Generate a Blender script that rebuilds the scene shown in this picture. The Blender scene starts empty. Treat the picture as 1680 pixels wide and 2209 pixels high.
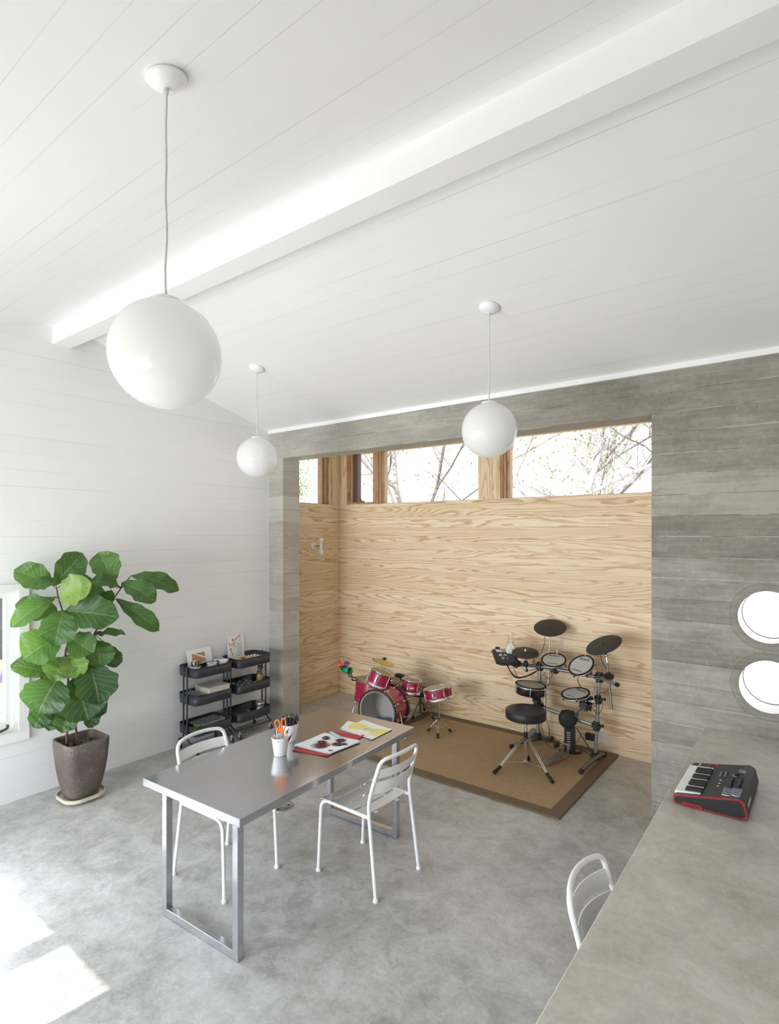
import bpy, math, random
from mathutils import Vector, Matrix, noise as mnoise
rnd = random.Random(7)
SC = bpy.context.scene
COL = SC.collection
PI = math.pi

# ------------------------------------------------------------------ camera
FPX, CX, CY, CAMH = 1223.0, 840.0, 1150.0, 2.2
ANG = math.atan((1777 - 840) / FPX)
S_, C_ = math.sin(ANG), math.cos(ANG)
cam = bpy.data.cameras.new('camera'); camo = bpy.data.objects.new('camera', cam); COL.objects.link(camo)
camo.location = (0, 0, CAMH); camo.rotation_euler = (PI / 2, 0, ANG)
cam.sensor_fit = 'HORIZONTAL'; cam.sensor_width = 36; cam.lens = 36 * FPX / 1680
cam.shift_y = (CY - 1104.5) / 1680; cam.clip_start = .05; cam.clip_end = 300
SC.camera = camo

# ------------------------------------------------------------------ light
SC.view_settings.view_transform = 'Standard'; SC.view_settings.look = 'None'
SC.view_settings.gamma = 1; SC.view_settings.use_curve_mapping = False
SC.view_settings.exposure = 0.11
SC.cycles.use_denoising = True
SC.cycles.max_bounces = 10; SC.cycles.diffuse_bounces = 7; SC.cycles.glossy_bounces = 5
SC.cycles.transparent_max_bounces = 24; SC.cycles.transmission_bounces = 6
SC.cycles.sample_clamp_indirect = 6
SC.cycles.caustics_reflective = False; SC.cycles.caustics_refractive = False
W = bpy.data.worlds.new('daylight'); SC.world = W; W.use_nodes = True
_b = W.node_tree.nodes['Background']; _b.inputs[0].default_value = (.84, .90, 1, 1); _b.inputs[1].default_value = 2.3
SUN_AZ, SUN_EL = math.radians(6.6), math.radians(38.6)
sl = bpy.data.lights.new('sun', 'SUN'); so = bpy.data.objects.new('sun', sl); COL.objects.link(so)
sl.energy = 10; sl.angle = math.radians(.35); sl.color = (1, .97, .92)
_d = Vector((math.sin(SUN_AZ) * math.cos(SUN_EL), math.cos(SUN_AZ) * math.cos(SUN_EL), -math.sin(SUN_EL)))
so.rotation_euler = _d.to_track_quat('-Z', 'Y').to_euler(); so.location = (-6, -14, 10)

def area(name, loc, direction, w, h, energy, color=(.87, .915, 1), spread=118):
    l = bpy.data.lights.new(name, 'AREA'); o = bpy.data.objects.new(name, l); COL.objects.link(o)
    l.shape = 'RECTANGLE'; l.size = w; l.size_y = h; l.energy = energy; l.color = color; l.spread = math.radians(spread)
    o.location = loc; o.rotation_euler = Vector(direction).to_track_quat('-Z', 'Y').to_euler()
    return o
# skylight through the near glazing and left wall windows, plus one added fill lamp
area('skylight_near_glazing', (-4.0, -1.72, 1.3), (0, 1, 0), 2.0, 2.3, 120)
area('fill_light_near_wall', (-1.5, -1.72, 1.3), (0, 1, 0), 2.2, 1.9, 46)  # fill lamp behind an added window, brightens the right side
area('skylight_left_window', (-5.48, 1.3, 1.2), (1, 0, 0), .95, 1.1, 36)
area('skylight_side_window', (-5.48, -.6, 1.3), (1, 0, 0), 1.3, 2.2, 26)

# ------------------------------------------------------------------ positions measured against the place
def ray(u, v):
    r = (u - CX) / FPX
    return Vector((-S_ + r * C_, C_ + r * S_, (CY - v) / FPX))
def wy(u, v, y): d = ray(u, v); t = y / d.y; return Vector((d.x * t, y, CAMH + d.z * t))
def wx(u, v, x): d = ray(u, v); t = x / d.x; return Vector((x, d.y * t, CAMH + d.z * t))
def wz(u, v, z=0): d = ray(u, v); t = (z - CAMH) / d.z; return Vector((d.x * t, d.y * t, z))
def wd(u, v, dep): d = ray(u, v); return Vector((d.x * dep, d.y * dep, CAMH + d.z * dep))
def depth(p): return -S_ * p[0] + C_ * p[1]

# ------------------------------------------------------------------ node helpers
class NT:
    def __init__(s, name):
        s.m = bpy.data.materials.new(name); s.m.use_nodes = True; s.t = s.m.node_tree
        s.b = s.t.nodes['Principled BSDF']; s.out = s.t.nodes['Material Output']
    def node(s, ty, **kw):
        n = s.t.nodes.new(ty)
        for k, v in kw.items(): setattr(n, k, v)
        return n
    def link(s, a, b): s.t.links.new(a, b)
    def put(s, inp, v):
        if isinstance(v, bpy.types.NodeSocket): s.link(v, inp)
        elif v is not None: inp.default_value = v
    def math(s, op, a, b=None, c=None, clamp=False):
        n = s.node('ShaderNodeMath', operation=op, use_clamp=clamp)
        s.put(n.inputs[0], a)
        if b is not None: s.put(n.inputs[1], b)
        if c is not None: s.put(n.inputs[2], c)
        return n.outputs[0]
    def coord(s, which='Object'):
        n = s.node('ShaderNodeTexCoord'); return n.outputs[which]
    def sep(s, v):
        n = s.node('ShaderNodeSeparateXYZ'); s.link(v, n.inputs[0]); return n.outputs
    def comb(s, x, y, z):
        n = s.node('ShaderNodeCombineXYZ')
        for i, q in enumerate((x, y, z)): s.put(n.inputs[i], q)
        return n.outputs[0]
    def noise(s, vec, scale, detail=2, rough=.5, dist=0):
        n = s.node('ShaderNodeTexNoise'); s.link(vec, n.inputs['Vector'])
        n.inputs['Scale'].default_value = scale; n.inputs['Detail'].default_value = detail
        n.inputs['Roughness'].default_value = rough; n.inputs['Distortion'].default_value = dist
        return n.outputs[0]
    def ramp(s, f, stops, interp='LINEAR'):
        n = s.node('ShaderNodeValToRGB'); s.link(f, n.inputs[0]); n.color_ramp.interpolation = interp
        e = n.color_ramp.elements
        while len(e) < len(stops): e.new(.5)
        for i, (p, c) in enumerate(stops):
            e[i].position = p; e[i].color = (c, c, c, 1) if isinstance(c, (int, float)) else (*c, 1)
        return n.outputs[0]
    def mix(s, f, a, b, mode='MIX'):
        n = s.node('ShaderNodeMix', data_type='RGBA', blend_type=mode)
        s.put(n.inputs[0], f)
        for i, q in ((6, a), (7, b)):
            s.put(n.inputs[i], (*q, 1) if isinstance(q, tuple) and len(q) == 3 else q)
        return n.outputs[2]
    def bump(s, h, strength=.2, dist=.01):
        n = s.node('ShaderNodeBump'); n.inputs['Strength'].default_value = strength
        n.inputs['Distance'].default_value = dist; s.link(h, n.inputs['Height']); s.link(n.outputs[0], s.b.inputs['Normal'])
    def base(s, c, rough=None, metal=None):
        s.put(s.b.inputs['Base Color'], (*c, 1) if isinstance(c, tuple) and len(c) == 3 else c)
        if rough is not None: s.put(s.b.inputs['Roughness'], rough)
        if metal is not None: s.put(s.b.inputs['Metallic'], metal)
        return s

def simple(name, c, rough=.5, metal=0, coat=0, var=.06, vscale=9, bump=0, spec=None):
    """plain paint / plastic / metal with a light procedural unevenness"""
    n = NT(name); co = n.coord(); f = n.noise(co, vscale, 3)
    lo = tuple(max(0, q * (1 - var)) for q in c); hi = tuple(min(1, q * (1 + var)) for q in c)
    n.base(n.mix(f, lo, hi), rough, metal)
    if coat: n.b.inputs['Coat Weight'].default_value = coat; n.b.inputs['Coat Roughness'].default_value = .06
    if spec is not None: n.b.inputs['Specular IOR Level'].default_value = spec
    if bump: n.bump(n.noise(co, vscale * 20, 2), bump, .002)
    return n.m

def white_planks(name, axis, spacing, phase, along, col=(.83, .835, .83)):
    n = NT(name); X, Y, Z = n.sep(n.coord()); a = {'x': X, 'y': Y, 'z': Z}
    q = n.math('DIVIDE', n.math('SUBTRACT', a[axis], phase), spacing)
    k = n.math('FLOOR', n.math('ADD', q, .5))
    d = n.math('ABSOLUTE', n.math('SUBTRACT', q, k))
    line = n.math('LESS_THAN', d, .0016 / spacing)
    nv = n.comb(n.math('MULTIPLY', a[along], .55), n.math('MULTIPLY', k, 5.37), 0)
    st = n.ramp(n.noise(nv, 1.0, 2, .6), [(.42, .02), (.68, .5)])
    m = n.math('MULTIPLY', line, st)
    pale = n.noise(n.comb(n.math('FLOOR', q), 3.1, 7.7), 3.3, 0)
    base = n.mix(pale, tuple(x * .975 for x in col), col)
    # small knots and nail marks
    v = n.node('ShaderNodeTexVoronoi'); n.link(n.coord(), v.inputs['Vector']); v.inputs['Scale'].default_value = 1.6
    knot = n.math('LESS_THAN', v.outputs['Distance'], .012)
    base = n.mix(n.math('MULTIPLY', knot, .35), base, (.45, .43, .40))
    n.base(n.mix(m, base, (.30, .28, .26)), .42)
    h = n.math('SUBTRACT', n.math('MULTIPLY', n.noise(n.comb(n.math('MULTIPLY', a[along], .8), n.math('MULTIPLY', a[axis], 14), k), 3, 3), .12), line)
    n.bump(h, .12, .004)
    return n.m

def board_concrete(name, phase, spacing=.151, holes=False):
    n = NT(name); co = n.coord(); X, Y, Z = n.sep(co)
    q = n.math('DIVIDE', n.math('SUBTRACT', Z, phase), spacing)
    k = n.math('FLOOR', q); fr = n.math('FRACT', q)
    h = n.math('ADD', X, Y)
    seg = n.math('FLOOR', n.math('ADD', n.math('DIVIDE', h, 2.1), n.math('MULTIPLY', k, .37)))
    tone = n.noise(n.comb(k, seg, 1.3), 7.13, 0)
    big = n.noise(n.comb(n.math('MULTIPLY', h, .8), 0, n.math('MULTIPLY', Z, 2.2)), 1.6, 5, .62)
    fine = n.noise(co, 26, 6, .7)
    smear = n.noise(n.comb(n.math('MULTIPLY', h, 1.2), k, n.math('MULTIPLY', Z, 16)), 2.0, 4, .6)
    f = n.math('ADD', n.math('ADD', n.math('MULTIPLY', tone, .10), n.math('MULTIPLY', n.noise(n.comb(k, 4.4, 1.3), 9.13, 0), .22)), n.math('ADD', n.math('MULTIPLY', big, .40), n.math('ADD', n.math('MULTIPLY', fine, .16), n.math('MULTIPLY', smear, .20))))
    col = n.ramp(f, [(.38, (.130, .118, .092)), (.5, (.225, .211, .172)), (.62, (.37, .355, .305))])
    # paler concrete towards the pillar, with the left-to-right light gradient mixed into the colour
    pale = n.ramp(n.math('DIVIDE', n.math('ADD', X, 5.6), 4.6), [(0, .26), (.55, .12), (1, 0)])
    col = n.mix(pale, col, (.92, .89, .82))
    dl = n.math('MINIMUM', fr, n.math('SUBTRACT', 1, fr))
    seam = n.math('LESS_THAN', dl, .014)
    wn = n.ramp(n.noise(n.comb(n.math('MULTIPLY', h, 1.7), n.math('MULTIPLY', n.math('ROUND', q), 3.7), 0), 1.3, 3, .6), [(.45, 0), (.60, 1)])
    col = n.mix(n.math('MULTIPLY', n.math('MULTIPLY', seam, n.math('SUBTRACT', 1, wn)), .75), col, (.085, .075, .06))
    col = n.mix(n.math('MULTIPLY', n.math('MULTIPLY', seam, wn), .8), col, (.55, .54, .49))
    v = n.node('ShaderNodeTexVoronoi'); n.link(co, v.inputs['Vector']); v.inputs['Scale'].default_value = 17
    sz = n.math('MULTIPLY', n.noise(co, 5, 2), .13)
    pore = n.math('LESS_THAN', v.outputs['Distance'], sz)
    sel = n.math('GREATER_THAN', n.sep(v.outputs['Color'])[0], .62)
    col = n.mix(n.math('MULTIPLY', n.math('MULTIPLY', pore, sel), .75), col, (.045, .04, .034))
    v2 = n.node('ShaderNodeTexVoronoi'); n.link(co, v2.inputs['Vector']); v2.inputs['Scale'].default_value = 23
    sp = n.math('MULTIPLY', n.math('LESS_THAN', v2.outputs['Distance'], .09), n.math('GREATER_THAN', n.sep(v2.outputs['Color'])[1], .78))
    col = n.mix(n.math('MULTIPLY', sp, .55), col, (.55, .54, .50))
    if holes:   # the round forms left a stained ring in the concrete around each porthole
        for hx, hz in HOLES:
            dx = n.math('SUBTRACT', X, hx); dz = n.math('SUBTRACT', Z, hz)
            r = n.math('SQRT', n.math('ADD', n.math('MULTIPLY', dx, dx), n.math('MULTIPLY', dz, dz)))
            r = n.math('ADD', r, n.math('MULTIPLY', n.math('SUBTRACT', n.noise(co, 6, 3), .5), .03))
            ring = n.ramp(r, [(.19, .40), (.212, .22), (.222, .45), (.232, 0)])
            col = n.mix(ring, col, (.13, .12, .095))
    n.base(col, .62)
    n.bump(n.math('SUBTRACT', n.math('MULTIPLY', smear, .6), n.math('ADD', seam, n.math('MULTIPLY', pore, sel))), .35, .006)
    return n.m

def pine(name, vert=False, dark=1.0):
    n = NT(name); co = n.coord(); X, Y, Z = n.sep(co)
    if vert: h, z = Z, n.math('ADD', X, Y)
    else: h, z = n.math('ADD', X, Y), Z
    sp = .138
    q = n.math('DIVIDE', n.math('SUBTRACT', z, .06), sp); k = n.math('FLOOR', q); fr = n.math('FRACT', q)
    off = n.math('MULTIPLY', k, 17.31)
    wob = n.math('MULTIPLY', n.math('SUBTRACT', n.noise(n.comb(n.math('ADD', n.math('MULTIPLY', h, 1.6), off), n.math('MULTIPLY', z, 11), k), 1.2, 3, .55), .5), .11)
    vec = n.comb(n.math('ADD', n.math('MULTIPLY', h, .36), off), n.math('MULTIPLY', k, 4.7), n.math('MULTIPLY', z, 5.2))
    val = n.math('ADD', n.noise(vec, .95, 1.0, .4, .25), wob)
    ring = n.math('FRACT', n.math('MULTIPLY', val, 21))
    grain = n.ramp(ring, [(0, 0), (.40, .04), (.66, .40), (.80, 1), (.95, .95), (1, 0)])
    amt = n.math('MULTIPLY', n.noise(n.comb(n.math('MULTIPLY', h, 1.3), k, n.math('MULTIPLY', z, 9)), 1.1, 2), 1.55, clamp=True)
    grain = n.math('MULTIPLY', grain, amt)
    fib = n.noise(n.comb(n.math('MULTIPLY', h, 5), k, n.math('MULTIPLY', z, 260)), 1, 2)
    tone = n.noise(n.comb(k, 2.2, 9.1), 5.7, 0)
    light = n.mix(tone, (.74, .58, .37), (.88, .77, .57))
    light = n.mix(n.math('MULTIPLY', fib, .4), light, (.60, .42, .22))
    patch = n.ramp(n.noise(n.comb(n.math('ADD', n.math('MULTIPLY', h, .7), off), n.math('MULTIPLY', k, 2.3), n.math('MULTIPLY', z, 10)), 1.5, 3, .6), [(.60, 0), (.68, .34)])
    grain = n.math('MAXIMUM', grain, patch)
    col = n.mix(n.math('MULTIPLY', grain, .9), light, (.50, .29, .12))
    dl = n.math('MINIMUM', fr, n.math('SUBTRACT', 1, fr))
    seam = n.math('LESS_THAN', dl, .011)
    col = n.mix(n.math('MULTIPLY', seam, .6), col, (.16, .085, .03))
    v = n.node('ShaderNodeTexVoronoi'); n.link(n.comb(n.math('ADD', h, off), k, n.math('MULTIPLY', z, 1.6)), v.inputs['Vector']); v.inputs['Scale'].default_value = 1.3
    kn = n.ramp(v.outputs['Distance'], [(.015, 1), (.035, 0)])
    col = n.mix(n.math('MULTIPLY', kn, .55), col, (.26, .12, .04))
    if dark != 1.0: col = n.mix(1.0, col, (dark, dark * .8, dark * .66), 'MULTIPLY')
    n.base(col, .48)
    n.bump(n.math('SUBTRACT', n.math('MULTIPLY', grain, .15), seam), .18, .003)
    return n.m

def floor_concrete(name, warm=0, rough=.34):
    n = NT(name); co = n.coord()
    a = n.noise(co, .9, 5, .6, .3); b = n.noise(co, 5.5, 8, .72, .5); c = n.noise(co, 60, 5, .7)
    e = n.noise(co, 17, 9, .8, 1.4)
    f = n.math('ADD', n.math('MULTIPLY', a, .30), n.math('ADD', n.math('MULTIPLY', b, .34), n.math('ADD', n.math('MULTIPLY', e, .26), n.math('MULTIPLY', c, .10))))
    if warm: st = [(.39, (.34, .315, .262)), (.5, (.50, .48, .42)), (.61, (.64, .62, .56))]
    else: st = [(.39, (.25, .242, .226)), (.5, (.43, .43, .415)), (.61, (.60, .605, .595))]
    col = n.ramp(f, st)
    blot = n.ramp(n.noise(co, 1.7, 6, .75, 1.2), [(.54, 0), (.64, 1)])
    col = n.mix(n.math('MULTIPLY', n.math('MULTIPLY', blot, e), .75 if not warm else .4), col, (.21, .205, .19))
    pale = n.ramp(n.noise(n.comb(*[n.math('ADD', q, 9.3) for q in n.sep(co)]), 2.1, 6, .7, .8), [(.55, 0), (.70, 1)])
    col = n.mix(n.math('MULTIPLY', pale, .3), col, (.58, .585, .57) if not warm else (.49, .47, .42))
    v = n.node('ShaderNodeTexVoronoi'); n.link(co, v.inputs['Vector']); v.inputs['Scale'].default_value = 11
    sp = n.math('MULTIPLY', n.math('LESS_THAN', v.outputs['Distance'], .03), n.math('GREATER_THAN', n.sep(v.outputs['Color'])[0], .7))
    col = n.mix(n.math('MULTIPLY', sp, .5), col, (.12, .11, .10))
    n.base(col, n.math('ADD', n.math('MULTIPLY', b, .22), rough - .1))
    n.bump(b, .04, .004)
    return n.m

def stainless(name, axis=0):
    n = NT(name); X, Y, Z = n.sep(n.coord())
    s3 = [(n.math('MULTIPLY', q, 1.2 if i == axis else 150)) for i, q in enumerate((X, Y, Z))]
    br = n.noise(n.comb(*s3), 1.0, 3, .6)
    sm = n.noise(n.coord(), 2.6, 4, .6, .8)
    n.base(n.mix(br, (.50, .50, .535), (.61, .61, .645)), n.math('ADD', n.math('MULTIPLY', br, .08), n.math('MULTIPLY', sm, .22)), .9)
    n.b.inputs['Anisotropic'].default_value = .45
    n.bump(br, .03, .001)
    return n.m

def sisal(name, border=False):
    n = NT(name); co = n.coord(); X, Y, Z = n.sep(co)
    if border:
        f = n.noise(co, 130, 4, .7); c = n.mix(f, (.13, .092, .056), (.20, .145, .092)); n.base(c, .9); n.bump(f, .4, .004); return n.m
    wx_ = n.math('SINE', n.math('MULTIPLY', X, 700)); wy_ = n.math('SINE', n.math('MULTIPLY', Y, 520))
    w = n.math('MULTIPLY', wx_, wy_)
    f = n.noise(n.comb(n.math('MULTIPLY', X, 14), n.math('MULTIPLY', Y, 90), 0), 1, 4, .7)
    g = n.noise(co, 3.2, 3)
    f2 = n.noise(co, 210, 3, .8)
    t = n.math('ADD', n.math('MULTIPLY', f, .4), n.math('ADD', n.math('MULTIPLY', f2, .45), n.math('MULTIPLY', w, .06)))
    c = n.ramp(t, [(.22, (.19, .128, .070)), (.42, (.43, .305, .18)), (.62, (.66, .505, .335))])
    c = n.mix(n.math('MULTIPLY', g, .2), c, (.42, .29, .17))
    n.base(c, .92); n.bump(n.math('ADD', w, n.math('MULTIPLY', f2, 2)), .5, .003)
    n.b.inputs['Specular IOR Level'].default_value = .15
    return n.m

def thin_glass(name, tint=(1, 1, 1), refl=.08, rough=0.0):
    m = bpy.data.materials.new(name); m.use_nodes = True; t = m.node_tree; t.nodes.clear()
    o = t.nodes.new('ShaderNodeOutputMaterial'); mx = t.nodes.new('ShaderNodeMixShader')
    tr = t.nodes.new('ShaderNodeBsdfTransparent'); gl = t.nodes.new('ShaderNodeBsdfGlossy')
    tr.inputs[0].default_value = (*tint, 1); gl.inputs['Roughness'].default_value = rough
    fr = t.nodes.new('ShaderNodeLayerWeight'); fr.inputs['Blend'].default_value = .5
    pw = t.nodes.new('ShaderNodeMath'); pw.operation = 'POWER'; pw.inputs[1].default_value = 5
    ad = t.nodes.new('ShaderNodeMath'); ad.operation = 'MULTIPLY_ADD'; ad.inputs[1].default_value = .7; ad.inputs[2].default_value = refl * .5; ad.use_clamp = True
    t.links.new(fr.outputs['Facing'], pw.inputs[0]); t.links.new(pw.outputs[0], ad.inputs[0]); t.links.new(ad.outputs[0], mx.inputs[0])
    t.links.new(tr.outputs[0], mx.inputs[1]); t.links.new(gl.outputs[0], mx.inputs[2]); t.links.new(mx.outputs[0], o.inputs[0])
    return m

HOLES = [(-.294, 1.639), (-.288, 1.177)]
M = {}
M['wallwhite'] = white_planks('white_painted_shiplap', 'z', .1387, 2.031, 'y')
M['ceilwhite'] = white_planks('white_painted_ceiling_boards', 'y', .13, .701, 'x', (.845, .848, .845))
M['beam'] = simple('white_beam_paint', (.85, .85, .845), .5, var=.015)
M['paint'] = simple('white_trim_paint', (.84, .84, .83), .38, var=.015)
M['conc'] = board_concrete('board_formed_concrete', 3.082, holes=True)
M['pine'] = pine('pine_boards'); M['pinev'] = pine('pine_post', True); M['cedar'] = pine('reddish_window_timber', True, .62)
M['floor'] = floor_concrete('polished_concrete_floor'); M['counter'] = floor_concrete('troweled_concrete_counter', 1, .42)
M['steel'] = stainless('brushed_stainless_top', 1); M['steelv'] = stainless('brushed_stainless_leg', 2)
M['rug'] = sisal('sisal_weave'); M['rugb'] = sisal('brown_cotton_binding', True)
M['glass'] = thin_glass('window_glass'); M['clearhead'] = thin_glass('clear_drum_head', (.93, .93, .95), .12, .1)
M['clearplastic'] = thin_glass('clear_plastic', (.72, .76, .77), .5, .25)
M['white'] = simple('white_powder_coat', (.82, .82, .81), .3, var=.012, coat=.3)
M['enamel'] = simple('white_enamel', (.84, .84, .83), .25, var=.01, coat=.5)
M['globe'] = simple('opal_glass', (.86, .86, .855), .16, var=.006, coat=.35)
def opal():
    n = NT('opal_glass'); n.base(n.mix(n.noise(n.coord(), 3, 2), (.87, .87, .865), (.89, .89, .885)), .14)
    n.b.inputs['Coat Weight'].default_value = .3
    tr = n.node('ShaderNodeBsdfTranslucent'); tr.inputs[0].default_value = (.9, .9, .89, 1)
    mx = n.node('ShaderNodeMixShader'); mx.inputs[0].default_value = .45
    n.link(n.b.outputs[0], mx.inputs[1]); n.link(tr.outputs[0], mx.inputs[2]); n.link(mx.outputs[0], n.out.inputs[0]); return n.m
M['globe'] = opal()
M['cord'] = simple('white_cord', (.60, .60, .56), .6)
M['black'] = simple('black_plastic', (.016, .016, .018), .42)
M['rubber'] = simple('black_rubber', (.013, .013, .013), .62)
M['chrome'] = simple('chrome', (.80, .80, .81), .12, 1, var=.03)
M['alu'] = simple('grey_aluminium', (.42, .43, .45), .36, .85)
M['darkalu'] = simple('dark_aluminium', (.22, .215, .21), .45, .7)
M['cart'] = simple('charcoal_powder_coat', (.030, .032, .040), .42, var=.05, coat=.15)
M['vinyl'] = simple('black_vinyl', (.022, .022, .025), .38, bump=.15)
M['rubpad'] = simple('dark_rubber_cymbal', (.030, .027, .023), .55)
M['mesh_head'] = simple('pale_mesh_head', (.46, .44, .40), .8)
M['red'] = simple('red_lacquer', (.36, .009, .050), .22, coat=.7, var=.12)
M['brass'] = simple('brass_cymbal', (.60, .47, .20), .34, 1)
M['skin_head'] = simple('tan_drum_head', (.36, .28, .19), .5)
M['woodhoop'] = simple('maple_hoop', (.50, .32, .16), .4)
M['soil'] = simple('potting_soil', (.022, .014, .009), .95, vscale=60, var=.7, bump=.8)
M['stem'] = simple('brown_bark', (.10, .055, .032), .8, vscale=40, var=.4)
M['stake'] = simple('bamboo_stake', (.42, .29, .13), .6)
M['saucer'] = simple('cream_glazed_saucer', (.62, .58, .47), .35)
M['paper'] = simple('white_paper', (.83, .84, .85), .7, var=.02)
M['redfolder'] = simple('red_card', (.47, .045, .055), .55)
M['orange'] = simple('orange_plastic', (.85, .20, .015), .3, coat=.3)
M['green'] = simple('green_plastic', (.0, .25, .10), .45)
M['purple'] = simple('purple_plastic', (.22, .04, .25), .45)
M['orange2'] = simple('orange_red_plastic', (.75, .13, .02), .45)
M['blue'] = simple('blue_plastic', (.03, .24, .50), .35)
M['teal'] = simple('teal_plastic', (.05, .36, .40), .45)
M['lime'] = simple('lime_plastic', (.20, .42, .03), .4)
M['cream'] = simple('cream_plastic', (.66, .63, .55), .4)
M['tan'] = simple('light_wood', (.55, .38, .20), .6)
M['brownglass'] = simple('brown_glass', (.10, .035, .012), .2, coat=.5)
M['darkbrown'] = simple('dark_brown_leather', (.06, .03, .018), .5)
M['silver'] = simple('silver_metal', (.52, .52, .53), .3, .9)
M['gold'] = simple('gold_label', (.45, .33, .12), .35, .5)
M['plate'] = simple('white_outlet_plastic', (.62, .61, .58), .4)
M['yellow'] = simple('yellow_crayon', (.90, .74, .16), .7)
M['ink'] = simple('black_ink', (.03, .025, .03), .7)
M['inkred'] = simple('dark_red_ink', (.30, .045, .06), .7)
M['grey'] = simple('grey_pencil', (.33, .33, .36), .7)
M['white_print'] = simple('white_print', (.75, .75, .75), .5)
M['kred'] = simple('red_trim', (.36, .015, .03), .4)
M['kbody'] = simple('charcoal_keyboard_body', (.028, .030, .034), .45, bump=.1)
M['lcd'] = simple('grey_display', (.10, .10, .14), .2)
M['bluecloth'] = simple('blue_cloth', (.10, .20, .38), .85, vscale=14, var=.7)
M['bronze'] = simple('bronze_latch', (.16, .13, .10), .4, .7)
M['skyscreen'] = simple('dark_timber_sash', (.10, .06, .045), .5)

def pot_mat():
    n = NT('brown_stoneware'); co = n.coord(); a = n.noise(co, 90, 5, .75); b = n.noise(co, 5, 4)
    f = n.math('ADD', n.math('MULTIPLY', a, .6), n.math('MULTIPLY', b, .4))
    n.base(n.ramp(f, [(.35, (.055, .042, .036)), (.52, (.125, .098, .083)), (.68, (.26, .215, .18))]), .55)
    n.bump(a, .3, .003); return n.m
M['pot'] = pot_mat()

def leaf_mat():
    n = NT('fiddle_leaf'); uv = n.node('ShaderNodeUVMap').outputs[0]; U, V, _ = n.sep(uv)
    at = n.node('ShaderNodeAttribute', attribute_name='tint'); t = n.sep(at.outputs['Color'])[0]
    au = n.math('ABSOLUTE', n.math('SUBTRACT', U, .5))
    mid = n.math('LESS_THAN', au, .016)
    q = n.math('MULTIPLY', n.math('SUBTRACT', V, n.math('MULTIPLY', n.math('POWER', au, .8), .62)), 7.5)
    d = n.math('ABSOLUTE', n.math('SUBTRACT', n.math('FRACT', q), .5))
    lat = n.math('MULTIPLY', n.math('LESS_THAN', d, .045), .75)
    v = n.math('MAXIMUM', mid, lat)
    cell = n.noise(n.comb(n.math('MULTIPLY', U, 9), n.math('MULTIPLY', V, 12), t), 2, 3)
    c = n.ramp(t, [(0, (.014, .044, .024)), (.45, (.060, .155, .032)), (1, (.27, .42, .09))])
    c = n.mix(n.math('MULTIPLY', cell, .35), c, (.028, .08, .024))
    vc = n.mix(.6, c, (.34, .46, .17))
    c = n.mix(n.math('MULTIPLY', v, .65), c, vc)
    n.base(c, .36)
    n.b.inputs['Specular IOR Level'].default_value = .55
    h = n.ramp(d, [(0, 0), (.14, .8), (.5, 1)])
    n.bump(n.math('MULTIPLY', h, n.math('SUBTRACT', 1, mid)), .35, .006)
    tr = n.node('ShaderNodeBsdfTranslucent'); n.link(n.mix(.6, c, (.20, .38, .04)), tr.inputs[0])
    mx = n.node('ShaderNodeMixShader'); mx.inputs[0].default_value = .28
    n.link(n.b.outputs[0], mx.inputs[1]); n.link(tr.outputs[0], mx.inputs[2]); n.link(mx.outputs[0], n.out.inputs[0])
    return n.m
M['leaf'] = leaf_mat()

# ------------------------------------------------------------------ mesh helpers
def frame_of(d, up=None):
    d = Vector(d).normalized()
    a = Vector(up) if up is not None else (Vector((0, 0, 1)) if abs(d.z) < .9 else Vector((1, 0, 0)))
    x = a.cross(d)
    if x.length < 1e-6: x = Vector((1, 0, 0)).cross(d)
    x.normalize(); y = d.cross(x); return x, y, d

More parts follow.
